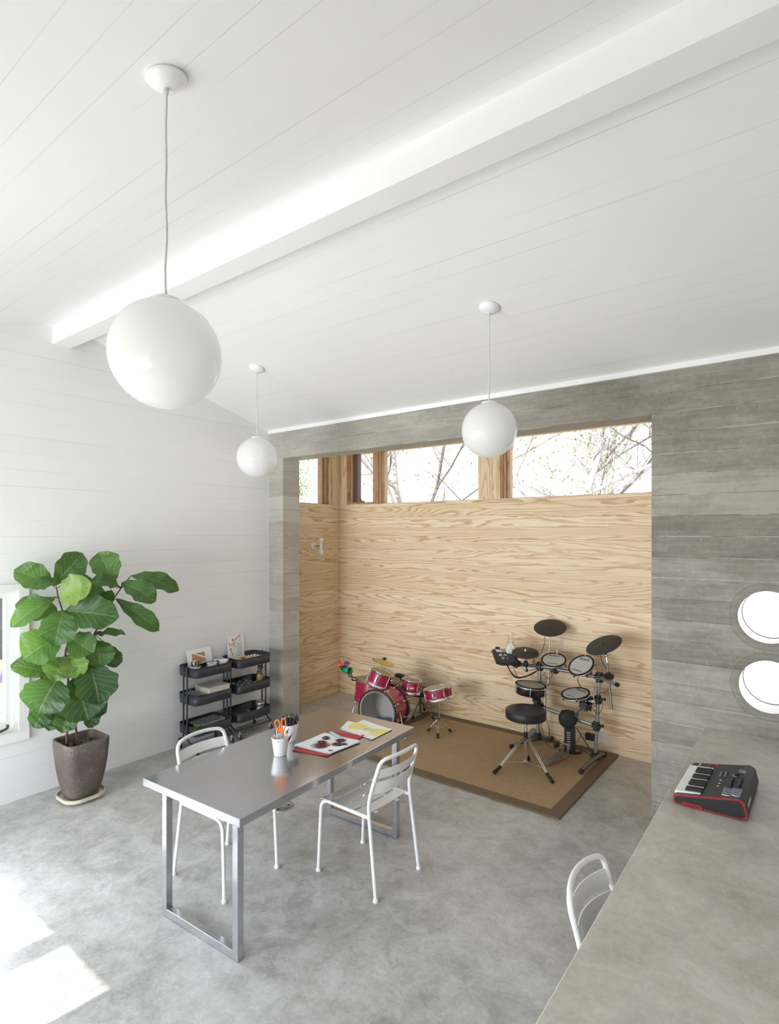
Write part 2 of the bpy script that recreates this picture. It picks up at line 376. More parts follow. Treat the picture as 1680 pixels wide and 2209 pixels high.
class MB:
    def __init__(s): s.v = []; s.f = []; s.m = []; s.s = []; s.mats = []; s.x = Matrix()
    def mi(s, m):
        if m not in s.mats: s.mats.append(m)
        return s.mats.index(m)
    def add(s, vs, fs, m, smooth=False):
        o = len(s.v); s.v += [s.x @ Vector(q) for q in vs]; k = s.mi(m)
        for f in fs: s.f.append([i + o for i in f]); s.m.append(k); s.s.append(smooth)
        return s
    def box(s, c, d, m, rz=0, bev=0, R=None):
        hx, hy, hz = d[0] / 2, d[1] / 2, d[2] / 2
        if bev:
            b = min(bev, hx * .9, hy * .9, hz * .9)
            loops = []
            for z, i in ((-hz, b), (-hz + b, 0), (hz - b, 0), (hz, b)):
                X, Y = hx - i, hy - i; B = b * .999
                loops.append([(X - B, -Y, z), (X, -Y + B, z), (X, Y - B, z), (X - B, Y, z), (-X + B, Y, z), (-X, Y - B, z), (-X, -Y + B, z), (-X + B, -Y, z)])
            mt = (R or Matrix.Rotation(rz, 4, 'Z')); lp = [[(mt @ Vector(q)) + Vector(c) for q in l] for l in loops]
            return s.loft(lp, m, smooth=False)
        vs = [(x, y, z) for z in (-hz, hz) for x, y in ((-hx, -hy), (hx, -hy), (hx, hy), (-hx, hy))]
        mt = (R or Matrix.Rotation(rz, 4, 'Z'))
        vs = [(mt @ Vector(q)) + Vector(c) for q in vs]
        return s.add(vs, [(3, 2, 1, 0), (4, 5, 6, 7), (0, 1, 5, 4), (1, 2, 6, 5), (2, 3, 7, 6), (3, 0, 4, 7)], m)
    def b2(s, a, b, m, **k):   # box from min corner to max corner
        return s.box([(a[i] + b[i]) / 2 for i in range(3)], [abs(b[i] - a[i]) for i in range(3)], m, **k)
    def loft(s, loops, m, smooth=True, cap0=True, cap1=True, closed=True):
        n = len(loops[0]); vs = [p for l in loops for p in l]; fs = []
        for i in range(len(loops) - 1):
            for j in range(n if closed else n - 1):
                k = (j + 1) % n; fs.append((i * n + j, i * n + k, (i + 1) * n + k, (i + 1) * n + j))
        s.add(vs, fs, m, smooth)
        if cap0: s.add(loops[0], [tuple(range(n))[::-1]], m)
        if cap1: s.add(loops[-1], [tuple(range(n))], m)
        return s
    def lathe(s, prof, c, m, ax=(0, 0, 1), n=24, smooth=True, cap=(True, True), up=None):
        x, y, d = frame_of(ax, up); c = Vector(c); loops = []
        for r, h in prof:
            r = max(r, 1e-5)
            loops.append([c + d * h + x * (r * math.cos(2 * PI * j / n)) + y * (r * math.sin(2 * PI * j / n)) for j in range(n)])
        return s.loft(loops, m, smooth, *cap)
    def cyl(s, a, b, r, m, r2=None, n=14, smooth=True):
        a, b = Vector(a), Vector(b); L = (b - a).length; r2 = r if r2 is None else r2
        return s.lathe([(r, 0), (r2, L)], a, m, b - a, n, smooth)
    def sph(s, c, r, m, sx=1, sy=1, sz=1, n=24, k=14):
        c = Vector(c); loops = []
        for i in range(1, k):
            t = PI * i / k; loops.append([c + Vector((sx * r * math.sin(t) * math.cos(2 * PI * j / n), sy * r * math.sin(t) * math.sin(2 * PI * j / n), -sz * r * math.cos(t))) for j in range(n)])
        vs = [p for l in loops for p in l]; fs = []
        for i in range(len(loops) - 1):
            for j in range(n): q = (j + 1) % n; fs.append((i * n + j, i * n + q, (i + 1) * n + q, (i + 1) * n + j))
        b = len(vs); vs += [c - Vector((0, 0, sz * r)), c + Vector((0, 0, sz * r))]
        for j in range(n):
            q = (j + 1) % n; fs.append((b, q, j)); fs.append((b + 1, (k - 2) * n + j, (k - 2) * n + q))
        return s.add(vs, fs, m, True)
    def tube(s, pts, r, m, n=10, closed=False, sq=None):
        P = [Vector(p) for p in pts]; N = len(P); loops = []; prev = None
        for i in range(N):
            if closed: t = (P[(i + 1) % N] - P[i - 1])
            else: t = P[min(i + 1, N - 1)] - P[max(i - 1, 0)]
            t.normalize()
            if prev is None: x, y, _ = frame_of(t)
            else:
                x = prev - t * prev.dot(t)
                if x.length < 1e-5: x, y, _ = frame_of(t)
                x.normalize(); y = t.cross(x)
            prev = x; q = r[i] if isinstance(r, (list, tuple)) else r
            loops.append([P[i] + x * (q * math.cos(2 * PI * j / n)) + y * (q * math.sin(2 * PI * j / n)) for j in range(n)])
        if closed:
            loops.append(loops[0]); return s.loft(loops, m, True, False, False)
        return s.loft(loops, m, True)
    def prism(s, poly, z0, z1, m, smooth=False):
        return s.loft([[(x, y, z0) for x, y in poly], [(x, y, z1) for x, y in poly]], m, smooth)
    def plate(s, poly3, nrm, th, m):
        nrm = Vector(nrm).normalized() * th
        return s.loft([[Vector(p) for p in poly3], [Vector(p) + nrm for p in poly3]], m, False)
    def build(s, name, parent=None, smooth_angle=None):
        me = bpy.data.meshes.new(name); me.from_pydata([tuple(q) for q in s.v], [], s.f)
        for mm in s.mats: me.materials.append(M[mm] if isinstance(mm, str) else mm)
        me.polygons.foreach_set('material_index', s.m); me.polygons.foreach_set('use_smooth', s.s)
        me.validate(clean_customdata=False); me.update()
        o = bpy.data.objects.new(name, me); COL.objects.link(o)
        if parent: o.parent = parent
        return o

def tag(o, label=None, cat=None, group=None, kind=None):
    if label: o['label'] = label
    if cat: o['category'] = cat
    if group: o['group'] = group
    if kind: o['kind'] = kind
    return o
def thing(name, label, cat, loc=(0, 0, 0), rz=0, group=None):
    o = bpy.data.objects.new(name, None); COL.objects.link(o); o.location = loc; o.rotation_euler = (0, 0, rz)
    o.empty_display_size = .1
    return tag(o, label, cat, group)
def struct(mb, name, label=None, parent=None):
    o = mb.build(name, parent)
    if not parent: o['kind'] = 'structure'
    if label: o['label'] = label
    return o
def dup(root, loc, rz, label=None, group=None):
    r = root.copy(); COL.objects.link(r); r.location = loc; r.rotation_euler = (0, 0, rz)
    if label: r['label'] = label
    if group: r['group'] = group
    for ch in list(root.children):
        c = ch.copy(); COL.objects.link(c); c.parent = r
        for g in ch.children:
            d = g.copy(); COL.objects.link(d); d.parent = c
    return r
def arc(c, r, a0, a1, n=10, plane='xz'):
    o = []
    for i in range(n + 1):
        t = a0 + (a1 - a0) * i / n; p, q = r * math.cos(t), r * math.sin(t)
        o.append(Vector(c) + (Vector((p, 0, q)) if plane == 'xz' else Vector((0, p, q)) if plane == 'yz' else Vector((p, q, 0))))
    return o
def rounded(pts, rad, n=6):
    P = [Vector(p) for p in pts]; out = [P[0]]
    for i in range(1, len(P) - 1):
        a, b, c = P[i - 1], P[i], P[i + 1]; r = rad[i - 1] if isinstance(rad, (list, tuple)) else rad
        r = min(r, (a - b).length * .49, (c - b).length * .49)
        p, q = b + (a - b).normalized() * r, b + (c - b).normalized() * r
        for k in range(n + 1):
            t = k / n; out.append(p * (1 - t) ** 2 + b * (2 * t * (1 - t)) + q * t ** 2)
    out.append(P[-1]); return out
def smooth_path(pts, n=6):
    P = [Vector(p) for p in pts]; P = [P[0] * 2 - P[1]] + P + [P[-1] * 2 - P[-2]]; o = []
    for i in range(1, len(P) - 2):
        a, b, c, d = P[i - 1:i + 3]
        for k in range(n):
            t = k / n; o.append(.5 * ((2 * b) + (c - a) * t + (2 * a - 5 * b + 4 * c - d) * t * t + (3 * b - a - 3 * c + d) * t ** 3))
    o.append(P[-2]); return o
def rrect(w, d, r, n=5, cx=0, cy=0):
    o = []
    for sx, sy, a in ((1, -1, -PI / 2), (1, 1, 0), (-1, 1, PI / 2), (-1, -1, PI)):
        for k in range(n + 1):
            t = a + PI / 2 * k / n; o.append((cx + sx * (w / 2 - r) + r * math.cos(t), cy + sy * (d / 2 - r) + r * math.sin(t)))
    return o
def text(s, size, name, mat, parent, loc, xdir, updir, extrude=.0004):
    cu = bpy.data.curves.new(name, 'FONT'); cu.body = s; cu.size = size; cu.extrude = extrude; cu.align_x = 'CENTER'; cu.align_y = 'CENTER'
    tmp = bpy.data.objects.new(name, cu); COL.objects.link(tmp)
    me = bpy.data.meshes.new_from_object(tmp.evaluated_get(bpy.context.evaluated_depsgraph_get()))
    bpy.data.objects.remove(tmp); me.materials.clear(); me.materials.append(M[mat])
    o = bpy.data.objects.new(name, me); COL.objects.link(o); o.parent = parent
    x = Vector(xdir).normalized(); z = x.cross(Vector(updir)).normalized(); y = z.cross(x)
    mt = Matrix((x, y, z)).transposed().to_4x4(); mt.translation = Vector(loc); o.matrix_local = mt
    return o
def facing(u, v, ratio, tilt):
    """normal of a disc seen as an ellipse: ratio minor/major, tilt of the major axis (deg, image, anticlockwise)"""
    d = ray(u, v).normalized(); r = Vector((C_, S_, 0)); r = (r - d * r.dot(d)).normalized(); p = r.cross(d)
    if p.z < 0: p = -p
    a = math.radians(tilt); m = (-math.sin(a) * r + math.cos(a) * p)
    return (-d * ratio + m * math.sqrt(max(0, 1 - ratio * ratio))).normalized()

# ================================================================== SETTING
WX, FY, FB, BY, AX = -5.28, 4.52, 4.78, 5.83, -5.335      # left wall, concrete face / back, pine wall, alcove left wall
NY, RX = -1.65, 1.7
def zn(y): return 3.52042 + .22 * y
def zf(y): return 4.6068 - .2626 * y
RY = (4.6068 - 3.52042) / (.22 + .2626)
def yz_prism(b, poly, x0, x1, m):
    b.loft([[(x0, y, z) for y, z in poly], [(x1, y, z) for y, z in poly]], m, False)
def top(y): return (zn(y) if y < RY else zf(y)) + .03

b = MB(); b.b2((-6, -2.0, -.2), (RX + .2, 6.1, 0), 'floor'); struct(b, 'floor', 'mottled grey polished concrete floor')

b = MB()
def lw(y0, y1, z0, z1=None):
    if z1 is None:
        ys = [y0] + ([RY] if y0 < RY < y1 else []) + [y1]
        yz_prism(b, [(y0, z0), (y1, z0)] + [(y, top(y)) for y in reversed(ys)], WX, WX - .2, 'wallwhite')
    else: yz_prism(b, [(y0, z0), (y1, z0), (y1, z1), (y0, z1)], WX, WX - .2, 'wallwhite')
lw(NY - .15, -1.3, 0); lw(-1.3, .05, 0, .15); lw(-1.3, .05, 2.45); lw(.05, .85, 0)
lw(.85, 1.872, 0, .558); lw(.85, 1.872, 1.74); lw(1.872, FY + .02, 0)
struct(b, 'wall_left', 'white painted horizontal board wall')

b = MB()
yz_prism(b, [(NY - .3, zn(NY - .3)), (RY, zn(RY)), (RY, zn(RY) + .25), (NY - .3, zn(NY - .3) + .25)], WX - .35, RX + .2, 'ceilwhite')
yz_prism(b, [(RY, zf(RY)), (4.80, zf(4.80)), (4.80, zf(4.80) + .3), (RY, zf(RY) + .25)], WX - .35, RX + .2, 'ceilwhite')
struct(b, 'ceiling', 'white painted sloping board ceiling')
b = MB(); b.b2((WX - .1, 2.112, 3.828), (RX + .1, 2.262, 4.05), 'beam'); struct(b, 'trim_1', 'white painted ridge beam')
b = MB(); b.b2((WX, FY - .018, 3.384), (RX, FY + .2, 3.45), 'beam'); struct(b, 'light_band_strip', 'added white strip for the bright band between ceiling and concrete')  # added strip imitating the band of bounced light above the concrete

# near wall with the glazing the sun comes through (behind the camera)
b = MB()
def nw(x0, x1, z0, z1): b.b2((x0, NY - .12, z0), (x1, NY, z1), 'paint')
HEAD = 2.505
nw(WX, -4.95, 0, 3.1); nw(-4.95, -3.083, HEAD, 3.1); nw(-3.71, -3.57, 0, HEAD); nw(-3.083, -2.6, 0, 3.1)
nw(-2.6, -.4, 0, .35); nw(-2.6, -.4, 1.85, 3.1); nw(-.4, RX, 0, 3.1)  # right-hand opening added to let in diffuse light
b.b2((-4.95, NY - .10, 0), (-3.083, NY - .02, .08), 'paint')
struct(b, 'wall_near', 'white wall with tall glazing')
b = MB(); b.b2((-4.95, NY - .07, .08), (-3.083, NY - .064, HEAD), 'glass'); b.b2((-2.6, NY - .07, .35), (-.4, NY - .064, 1.85), 'glass'); struct(b, 'window_1', 'tall glazing panes and an added window pane')
b = MB(); yz_prism(b, [(NY - .15, 0), (4.8, 0), (4.8, top(4.8)), (RY, top(RY)), (NY - .15, top(NY))], RX, RX + .2, 'paint'); struct(b, 'wall_right', 'white painted wall')

# concrete frame with opening, pillar and two portholes
b = MB()
PX, JX, HB, HT = -5.037, -1.015, 3.077, 3.384
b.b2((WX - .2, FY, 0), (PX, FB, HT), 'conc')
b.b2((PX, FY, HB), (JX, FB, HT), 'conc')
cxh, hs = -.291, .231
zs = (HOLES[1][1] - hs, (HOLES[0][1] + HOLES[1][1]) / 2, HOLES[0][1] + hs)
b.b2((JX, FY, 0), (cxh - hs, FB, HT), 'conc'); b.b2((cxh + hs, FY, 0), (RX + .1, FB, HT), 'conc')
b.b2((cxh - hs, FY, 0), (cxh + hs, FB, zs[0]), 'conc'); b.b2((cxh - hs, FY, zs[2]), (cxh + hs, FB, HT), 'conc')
HR = .1735
for (hx, hz), z0, z1 in ((HOLES[0], zs[1], zs[2]), (HOLES[1], zs[0], zs[1])):
    n = 64; circ = []; sq = []
    for i in range(n):
        t = 2 * PI * i / n; c, s = math.cos(t), math.sin(t); circ.append((hx + HR * c, hz + HR * s))
        k = min(hs / abs(c) if abs(c) > 1e-6 else 9, ((z1 - hz) if s > 0 else (hz - z0)) / abs(s) if abs(s) > 1e-6 else 9)
        sq.append((cxh + k * c, hz + k * s))
    for y in (FY, FB):
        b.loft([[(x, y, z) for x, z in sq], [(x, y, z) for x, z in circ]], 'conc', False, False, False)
    b.loft([[(x, FY, z) for x, z in circ], [(x, FB, z) for x, z in circ]], 'paint', True, False, False)
struct(b, 'wall_far', 'board formed concrete wall, pillar and lintel')
for i, (hx, hz) in enumerate(HOLES):
    b = MB(); b.lathe([(HR - .001, 0), (HR - .001, .008)], (hx, FB - .012, hz), 'glass', (0, 1, 0), 48)
    g = struct(b, 'window_%d' % (i + 5), ('upper', 'lower')[i] + ' round window in the concrete wall')
    b = MB(); b.lathe([(HR - .004, 0), (HR, 0), (HR, .014), (HR - .004, .014), (HR - .004, 0)], (hx, FB - .016, hz), 'lcd', (0, 1, 0), 48, cap=(False, False)); b.build('window_gasket', g)

# pine lined alcove
ZS = 2.588
b = MB(); b.b2((AX - .15, BY, 0), (-.85, BY + .2, ZS), 'pine'); struct(b, 'wall_alcove_back', 'horizontal yellow pine board wall')
b = MB(); b.b2((AX - .2, FB - .02, 0), (AX, BY + .1, ZS), 'pine'); struct(b, 'wall_alcove_left', 'horizontal yellow pine side wall')
b = MB(); b.b2((JX + .03, FB, 0), (JX + .2, BY + .1, 3.5), 'pine'); struct(b, 'wall_alcove_right', 'horizontal yellow pine side wall')
b = MB(); b.b2((AX - .25, FB - .02, 3.34), (-.8, BY + .25, 3.5), 'paint'); struct(b, 'ceiling_alcove', 'white alcove ceiling')
def bx_(u): return wy(u, 1080, BY).x
b = MB()   # pine posts: corner post and centre post
b.b2((AX - .14, BY - .14, ZS), (AX, BY + .14, 3.34), 'pinev'); b.b2((AX, BY, ZS), (bx_(748), BY + .14, 3.34), 'pinev')
b.b2((bx_(1031), BY, ZS), (bx_(1078), BY + .15, 3.34), 'pinev')
b.b2((AX - .14, BY + .001, ZS + .001), (AX, BY + .14, 3.34), 'pinev')
struct(b, 'trim_3', 'pine corner post and window post')
b = MB()   # reddish timber around the back windows
def cd(u0, u1, y0, y1, z0=ZS, z1=3.34, m='cedar'): b.b2((bx_(u0), BY + y0, z0), (bx_(u1), BY + y1, z1), m)
cd(748, 752, .02, .14); cd(752, 757, .035, .14); cd(757, 765.5, .06, .13, ZS, 3.34, 'skyscreen')
cd(801, 812, .03, .14); cd(812, 817, .05, .14); cd(817, 822, .065, .14)
cd(1078, 1083, .015, .14); cd(1083, 1088, .035, .14); cd(1088, 1094, .06, .14); cd(1028, 1031, .05, .14)
cd(752, 801, .02, .14, ZS, ZS + .028); cd(817, 1031, .05, .14, ZS, ZS + .006); cd(1088, 1404, .05, .14, ZS, ZS + .008)
cd(1404, 1412, .02, .14)
b.b2((bx_(748), BY + .02, 3.28), (-.9, BY + .14, 3.34), 'cedar')
w3 = struct(b, 'window_3', 'band of timber framed windows above the pine wall')
b2_ = MB(); b2_.b2((bx_(765), BY + .10, ZS), (bx_(801), BY + .106, 3.3), 'glass'); b2_.build('window_pane', w3)
b2_ = MB(); b2_.b2((bx_(820), BY + .10, ZS), (bx_(1031), BY + .106, 3.3), 'glass'); b2_.build('window_pane', w3)
b2_ = MB(); b2_.b2((bx_(1092), BY + .10, ZS), (-.9, BY + .106, 3.3), 'glass'); b2_.build('window_pane', w3)
b2_ = MB(); p = wy(778, 1086, BY); b2_.box((p.x, BY + .03, ZS + .035), (.075, .04, .02), 'bronze', bev=.005)
b2_.tube(smooth_path([(p.x - .005, BY + .03, ZS + .045), (p.x - .02, BY + .02, ZS + .08), (p.x - .045, BY + .01, ZS + .11)]), .007, 'bronze'); b2_.build('window_crank', w3)
b2_ = MB(); p = wy(751, 1060, BY); b2_.tube([(p.x, BY + .018, 2.66), (p.x, BY + .005, 2.70), (p.x, BY + .012, 2.76)], .007, 'bronze'); b2_.build('window_latch', w3)
b = MB()   # side window of the alcove
def ad(y0, y1, x0, z0=ZS, z1=3.34, m='cedar'): b.b2((AX - .14, y0, z0), (AX - x0, y1, z1), m)
ad(5.535, 5.565, .06); ad(5.565, 5.60, .04); ad(5.60, 5.64, .055); ad(5.64, 5.69, .025, m='pinev'); ad(FB, 4.84, .05); ad(4.84, 5.535, .05, ZS, ZS + .01)
b.b2((AX - .14, FB, 3.28), (AX - .03, 5.69, 3.34), 'cedar')
w4 = struct(b, 'window_4', 'timber framed side window of the alcove')
b2_ = MB(); b2_.b2((AX - .10, 4.84, ZS), (AX - .094, 5.54, 3.3), 'glass'); b2_.build('window_pane', w4)

# white casement in the left wall
b = MB(); Y1, Z0, Z1 = 1.872, .558, 1.74
for t, (y, z0, z1) in ((.035, (Y1, Z0, Z1)),):
    b.b2((WX - .2, Y1 - .05, Z0), (WX - .012, Y1, Z1), 'paint'); b.b2((WX - .2, .85, Z0), (WX - .012, .90, Z1), 'paint')
    b.b2((WX - .2, .9, Z0), (WX - .012, Y1 - .05, Z0 + .045), 'paint'); b.b2((WX - .2, .9, Z1 - .03), (WX - .012, Y1 - .05, Z1), 'paint')
b.b2((WX - .09, 1.77, Z0 + .045), (WX - .03, Y1 - .05, Z1 - .03), 'paint'); b.b2((WX - .09, .9, Z0 + .045), (WX - .03, .95, Z1 - .03), 'paint')
b.b2((WX - .09, .95, Z0 + .045), (WX - .03, 1.77, Z0 + .10), 'paint'); b.b2((WX - .09, .95, Z1 - .07), (WX - .03, 1.77, Z1 - .03), 'paint')
w2 = struct(b, 'window_2', 'white casement window beside the plant')
b = MB(); b.b2((WX - .062, .95, Z0 + .10), (WX - .056, 1.77, Z1 - .07), 'glass'); b.build('window_pane', w2)
b = MB(); b.b2((WX, Y1 - .02, Z0 + .012), (WX + .02, Y1 + .055, Z1 - .01), 'paint'); b.b2((WX, .8, Z0 - .07), (WX + .024, Y1 + .055, Z0 + .0119), 'paint'); b.b2((WX, .8, Z1 - .0099), (WX + .02, Y1 + .055, Z1 + .04), 'paint'); b.build('window_casing', w2)
p = wx(4, 1585, WX + .02); b = MB(); b.tube(smooth_path([(WX - .01, p.y - .12, .60), (WX + .04, p.y - .06, .605), (WX + .045, p.y + .02, .622), (WX + .03, p.y + .035, .645)]), .013, 'bronze'); b.build('window_crank', w2)
b = MB(); b.b2((WX - .12, -1.3, .15), (WX - .114, .05, 2.45), 'glass'); struct(b, 'window_7', 'glazed side opening')

# ================================================================== OUTSIDE
def ground_mat():
    n = NT('dry_leaf_litter'); co = n.coord(); a = n.noise(co, 7, 6, .8); c = n.ramp(a, [(.35, (.25, .20, .11)), (.5, (.52, .45, .27)), (.65, (.75, .70, .52))])
    n.base(c, .9); return n.m
M['ground'] = ground_mat()
M['stucco'] = simple('white_stucco', (.85, .85, .84), .8)
M['bark'] = simple('pale_grey_bark', (.34, .31, .30), .9, vscale=12, var=.3)
M['barkd'] = simple('dark_grey_bark', (.13, .115, .11), .9, vscale=12, var=.4)
M['fence'] = simple('weathered_dark_fence', (.14, .14, .17), .9, vscale=6, var=.5)
M['hazedyellow'] = simple('hazed_yellow_vinyl', (.62, .52, .22), .5)  # sun and haze washed into this and the next two colours
M['hazedpurple'] = simple('hazed_purple_vinyl', (.30, .25, .46), .5)
M['hazedteal'] = simple('hazed_teal_cloth', (.42, .60, .62), .7)
M['leafpale'] = simple('sunlit_tree_leaves', (.20, .26, .10), .6)
b = MB(); b.b2((-40, -30, -.35), (30, 45, -.21), 'ground'); o = struct(b, 'floor_outside', 'leaf covered ground outside')
b = MB(); b.b2((-1.5, 6.1, -.2), (8, 13.5, -.12), 'stucco'); struct(b, 'floor_patio', 'white paved yard outside the round windows')
b = MB(); b.b2((-1.5, 13.5, -.2), (8, 13.7, 3.2), 'stucco'); tag(b.build('garden_wall'), 'plain white rendered wall seen through the round windows', 'wall')
b = MB()
for i in range(16): b.b2((-11.0, -4 + i * .62, -.2), (-10.93, -4 + i * .62 + .6, 2.6 + .04 * (i % 3)), 'fence')
tag(b.build('wooden_fence'), 'dark weathered board fence outside the left window', 'fence')
def tree(name, label, x, y, h, seed, spread=1.0, leaves=0, bm='bark', lm='leafpale', zb=-.2, thick=1.0):
    r = random.Random(seed); t = thing(name, label, 'tree', (x, y, zb), 0, 'trees beyond the alcove windows')
    b = MB(); lf = MB(); tips = []
    def grow(p, d, L, rad, lev):
        pts = [p]; rs = [rad]; n = 4
        for i in range(n):
            d = (d + Vector((r.uniform(-1, 1), r.uniform(-1, 1), r.uniform(-.5, .9))) * .22).normalized()
            p = p + d * (L / n); pts.append(p); rs.append(rad * (1 - .45 * (i + 1) / n))
            if lev < 4 and (i > 0 or lev > 0):
                for _ in range(r.choice((1, 1, 2))):
                    e = Vector((r.uniform(-1, 1), r.uniform(-1, 1), r.uniform(-.35, .8)))
                    grow(p, (d * .55 + e * .8 * spread).normalized(), L * r.uniform(.45, .68), rs[-1] * .62, lev + 1)
        b.tube(pts, rs, bm, 5 if lev > 1 else 7)
        if lev >= 3: tips.append(p)
    grow(Vector((0, 0, 0)), Vector((r.uniform(-.12, .12), 0, 1)), h, .035 * h * .5 * thick, 0)
    b.build('trunk', t)
    if leaves and tips:
        for _ in range(leaves):
            p = r.choice(tips) + Vector((r.gauss(0, .2), r.gauss(0, .2), r.gauss(0, .2)))
            a = Vector((r.uniform(-1, 1), r.uniform(-1, 1), r.uniform(-1, 1))).normalized() * .045; c = a.orthogonal().normalized() * .02
            lf.add([p - a, p + c, p + a, p - c], [(0, 1, 2, 3)], lm)
        lf.build('foliage', t)
    return t
TR = [
 ('bare_tree', 'slender pale forked tree outside the middle alcove window', -7.3, 10.6, 4.6, 3, 1.0, 500, 'bark', 1.1),
 ('bare_tree', 'twiggy grey tree outside the middle alcove window, left of the forked tree', -9.6, 12.9, 5.2, 5, 1.2, 700, 'barkd', .8),
 ('bare_tree', 'thick leaning pale tree outside the right alcove window', -3.6, 9.6, 4.2, 11, 1.3, 700, 'bark', 1.3),
 ('bare_tree', 'dense leafy-twigged tree beside the concrete jamb in the right alcove window', -2.2, 12.4, 5.0, 19, 1.3, 1500, 'barkd', .9),
 ('bare_tree', 'dark barked tree beyond the round white lamp on the right', -5.4, 12.6, 5.4, 23, 1.2, 900, 'barkd', .8),
 ('leafy_tree', 'green leafy tree outside the alcove side window', -11.2, 11.4, 4.6, 31, 1.0, 4500, 'barkd', .8),
 ('bare_tree', 'tall grey tree outside the narrow alcove casement', -13.4, 16.6, 6.6, 37, 1.0, 700, 'barkd', .8),
 ('bare_tree', 'far twiggy tree showing between the two right-hand trees', -4.4, 16.4, 6.2, 41, 1.2, 900, 'bark', .8),
 ('bare_tree', 'far pale tree behind the window post of the alcove', -8.3, 17.0, 6.4, 43, 1.2, 900, 'bark', .8)]
for nm, lb, x, y, h, sd, sp, lv, bm, th in TR: tree(nm, lb, x, y, h, sd, sp, lv, bm, thick=th)
for nm, lb, ct, (u, v), mt, r_ in (('beach_ball', 'yellow ball outside the left window', 'ball', (1, 1446), 'hazedyellow', .125), ('beach_ball', 'purple ball in front of the yellow ball outside the window', 'ball', (-3, 1461), 'hazedpurple', .08)):
    p = wx(u, v, -8.0 if mt == 'hazedyellow' else -7.7); b = MB(); b.sph((0, 0, 0), r_, mt); o = tag(b.build(nm), lb, ct); o.location = p
b = MB(); p = wx(0, 1510, -7.85); b.box((p.x, p.y, p.z - .03), (.9, 1.3, .03), 'hazedteal', bev=.01)
for sx in (-.38, .38):
    for sy in (-.55, .55): b.cyl((p.x + sx, p.y + sy, -.2), (p.x + sx, p.y + sy, p.z - .03), .02, 'paint')
tag(b.build('garden_table'), 'hazed teal garden table outside the left window', 'table')

# ================================================================== COUNTER, RUG, DRAIN
b = MB(); CT = .835
poly = [(-.668, FY), (-.628, .2), (.62, .2), (.62, FY)]
b.loft([[(x + (.006 if x < 0 else 0), y, CT) for x, y in poly][::-1], [(x, y, CT - .008) for x, y in poly][::-1], [(x, y, CT - .09) for x, y in poly][::-1]], 'counter', False)
tag(b.build('concrete_counter'), 'long troweled concrete counter running out from the concrete wall', 'counter')
b = MB(); b.b2((.12, .3, 0), (.3, FY, CT - .0905), 'conc'); struct(b, 'wall_counter_support', 'low concrete wall carrying the counter')

RGX0, RGX1, RGY0, RGY1 = -3.86, -1.61, 4.235, 5.815
rg = thing('area_rug', 'tan woven sisal rug with a brown border under the drum kits', 'rug')
b = MB(); w = .105; b.b2((RGX0 + w, RGY0 + w, .001), (RGX1 - w, RGY1 - w, .013), 'rug'); b.build('weave', rg)
b = MB(); zt = .015
b.b2((RGX0, RGY0, .001), (RGX1, RGY0 + w, zt), 'rugb'); b.b2((RGX0, RGY1 - w, .001), (RGX1, RGY1, zt), 'rugb')
b.b2((RGX0, RGY0 + w, .001), (RGX0 + w, RGY1 - w, zt), 'rugb'); b.b2((RGX1 - w, RGY0 + w, .001), (RGX1, RGY1 - w, zt), 'rugb'); b.build('border', rg)
FZ = .0155
b = MB(); p = wz(607, 1740); b.lathe([(.095, 0), (.095, .004), (.088, .006), (.083, .004), (.0, .004)], (p.x, p.y, 0), 'silver', n=40)
for i in range(6): b.cyl((p.x + .055 * math.cos(i), p.y + .055 * math.sin(i * 1.05), .003), (p.x + .055 * math.cos(i), p.y + .055 * math.sin(i * 1.05), .0052), .009, 'black')
tag(b.build('floor_drain'), 'small round metal cleanout cover in the floor under the table', 'drain cover')

# ================================================================== STEEL TABLE
TA = math.radians(2.87)
tb = thing('work_table', 'long stainless steel topped table on square steel legs', 'table', (-2.834, 2.646, 0), TA)
TX, TY = .4285, .838
b = MB(); b.box((0, 0, .7175), (2 * TX, 2 * TY, .045), 'steel', bev=.0022); b.build('tabletop', tb)
for y in (-.8175, .622):
    for x in (-.2155, .392 if y < 0 else .404):
        b = MB(); b.box((x, y, .348), (.041, .041, .694), 'steelv', bev=.0015); b.box((x, y, .002), (.038, .038, .004), 'rubber'); b.build('leg', tb)
    b = MB(); xr = .392 if y < 0 else .404
    b.box(((xr - .2155) / 2, y, .0255), (xr + .2155 - .0412, .040, .043), 'steelv', bev=.0015); b.build('foot_bar', tb)

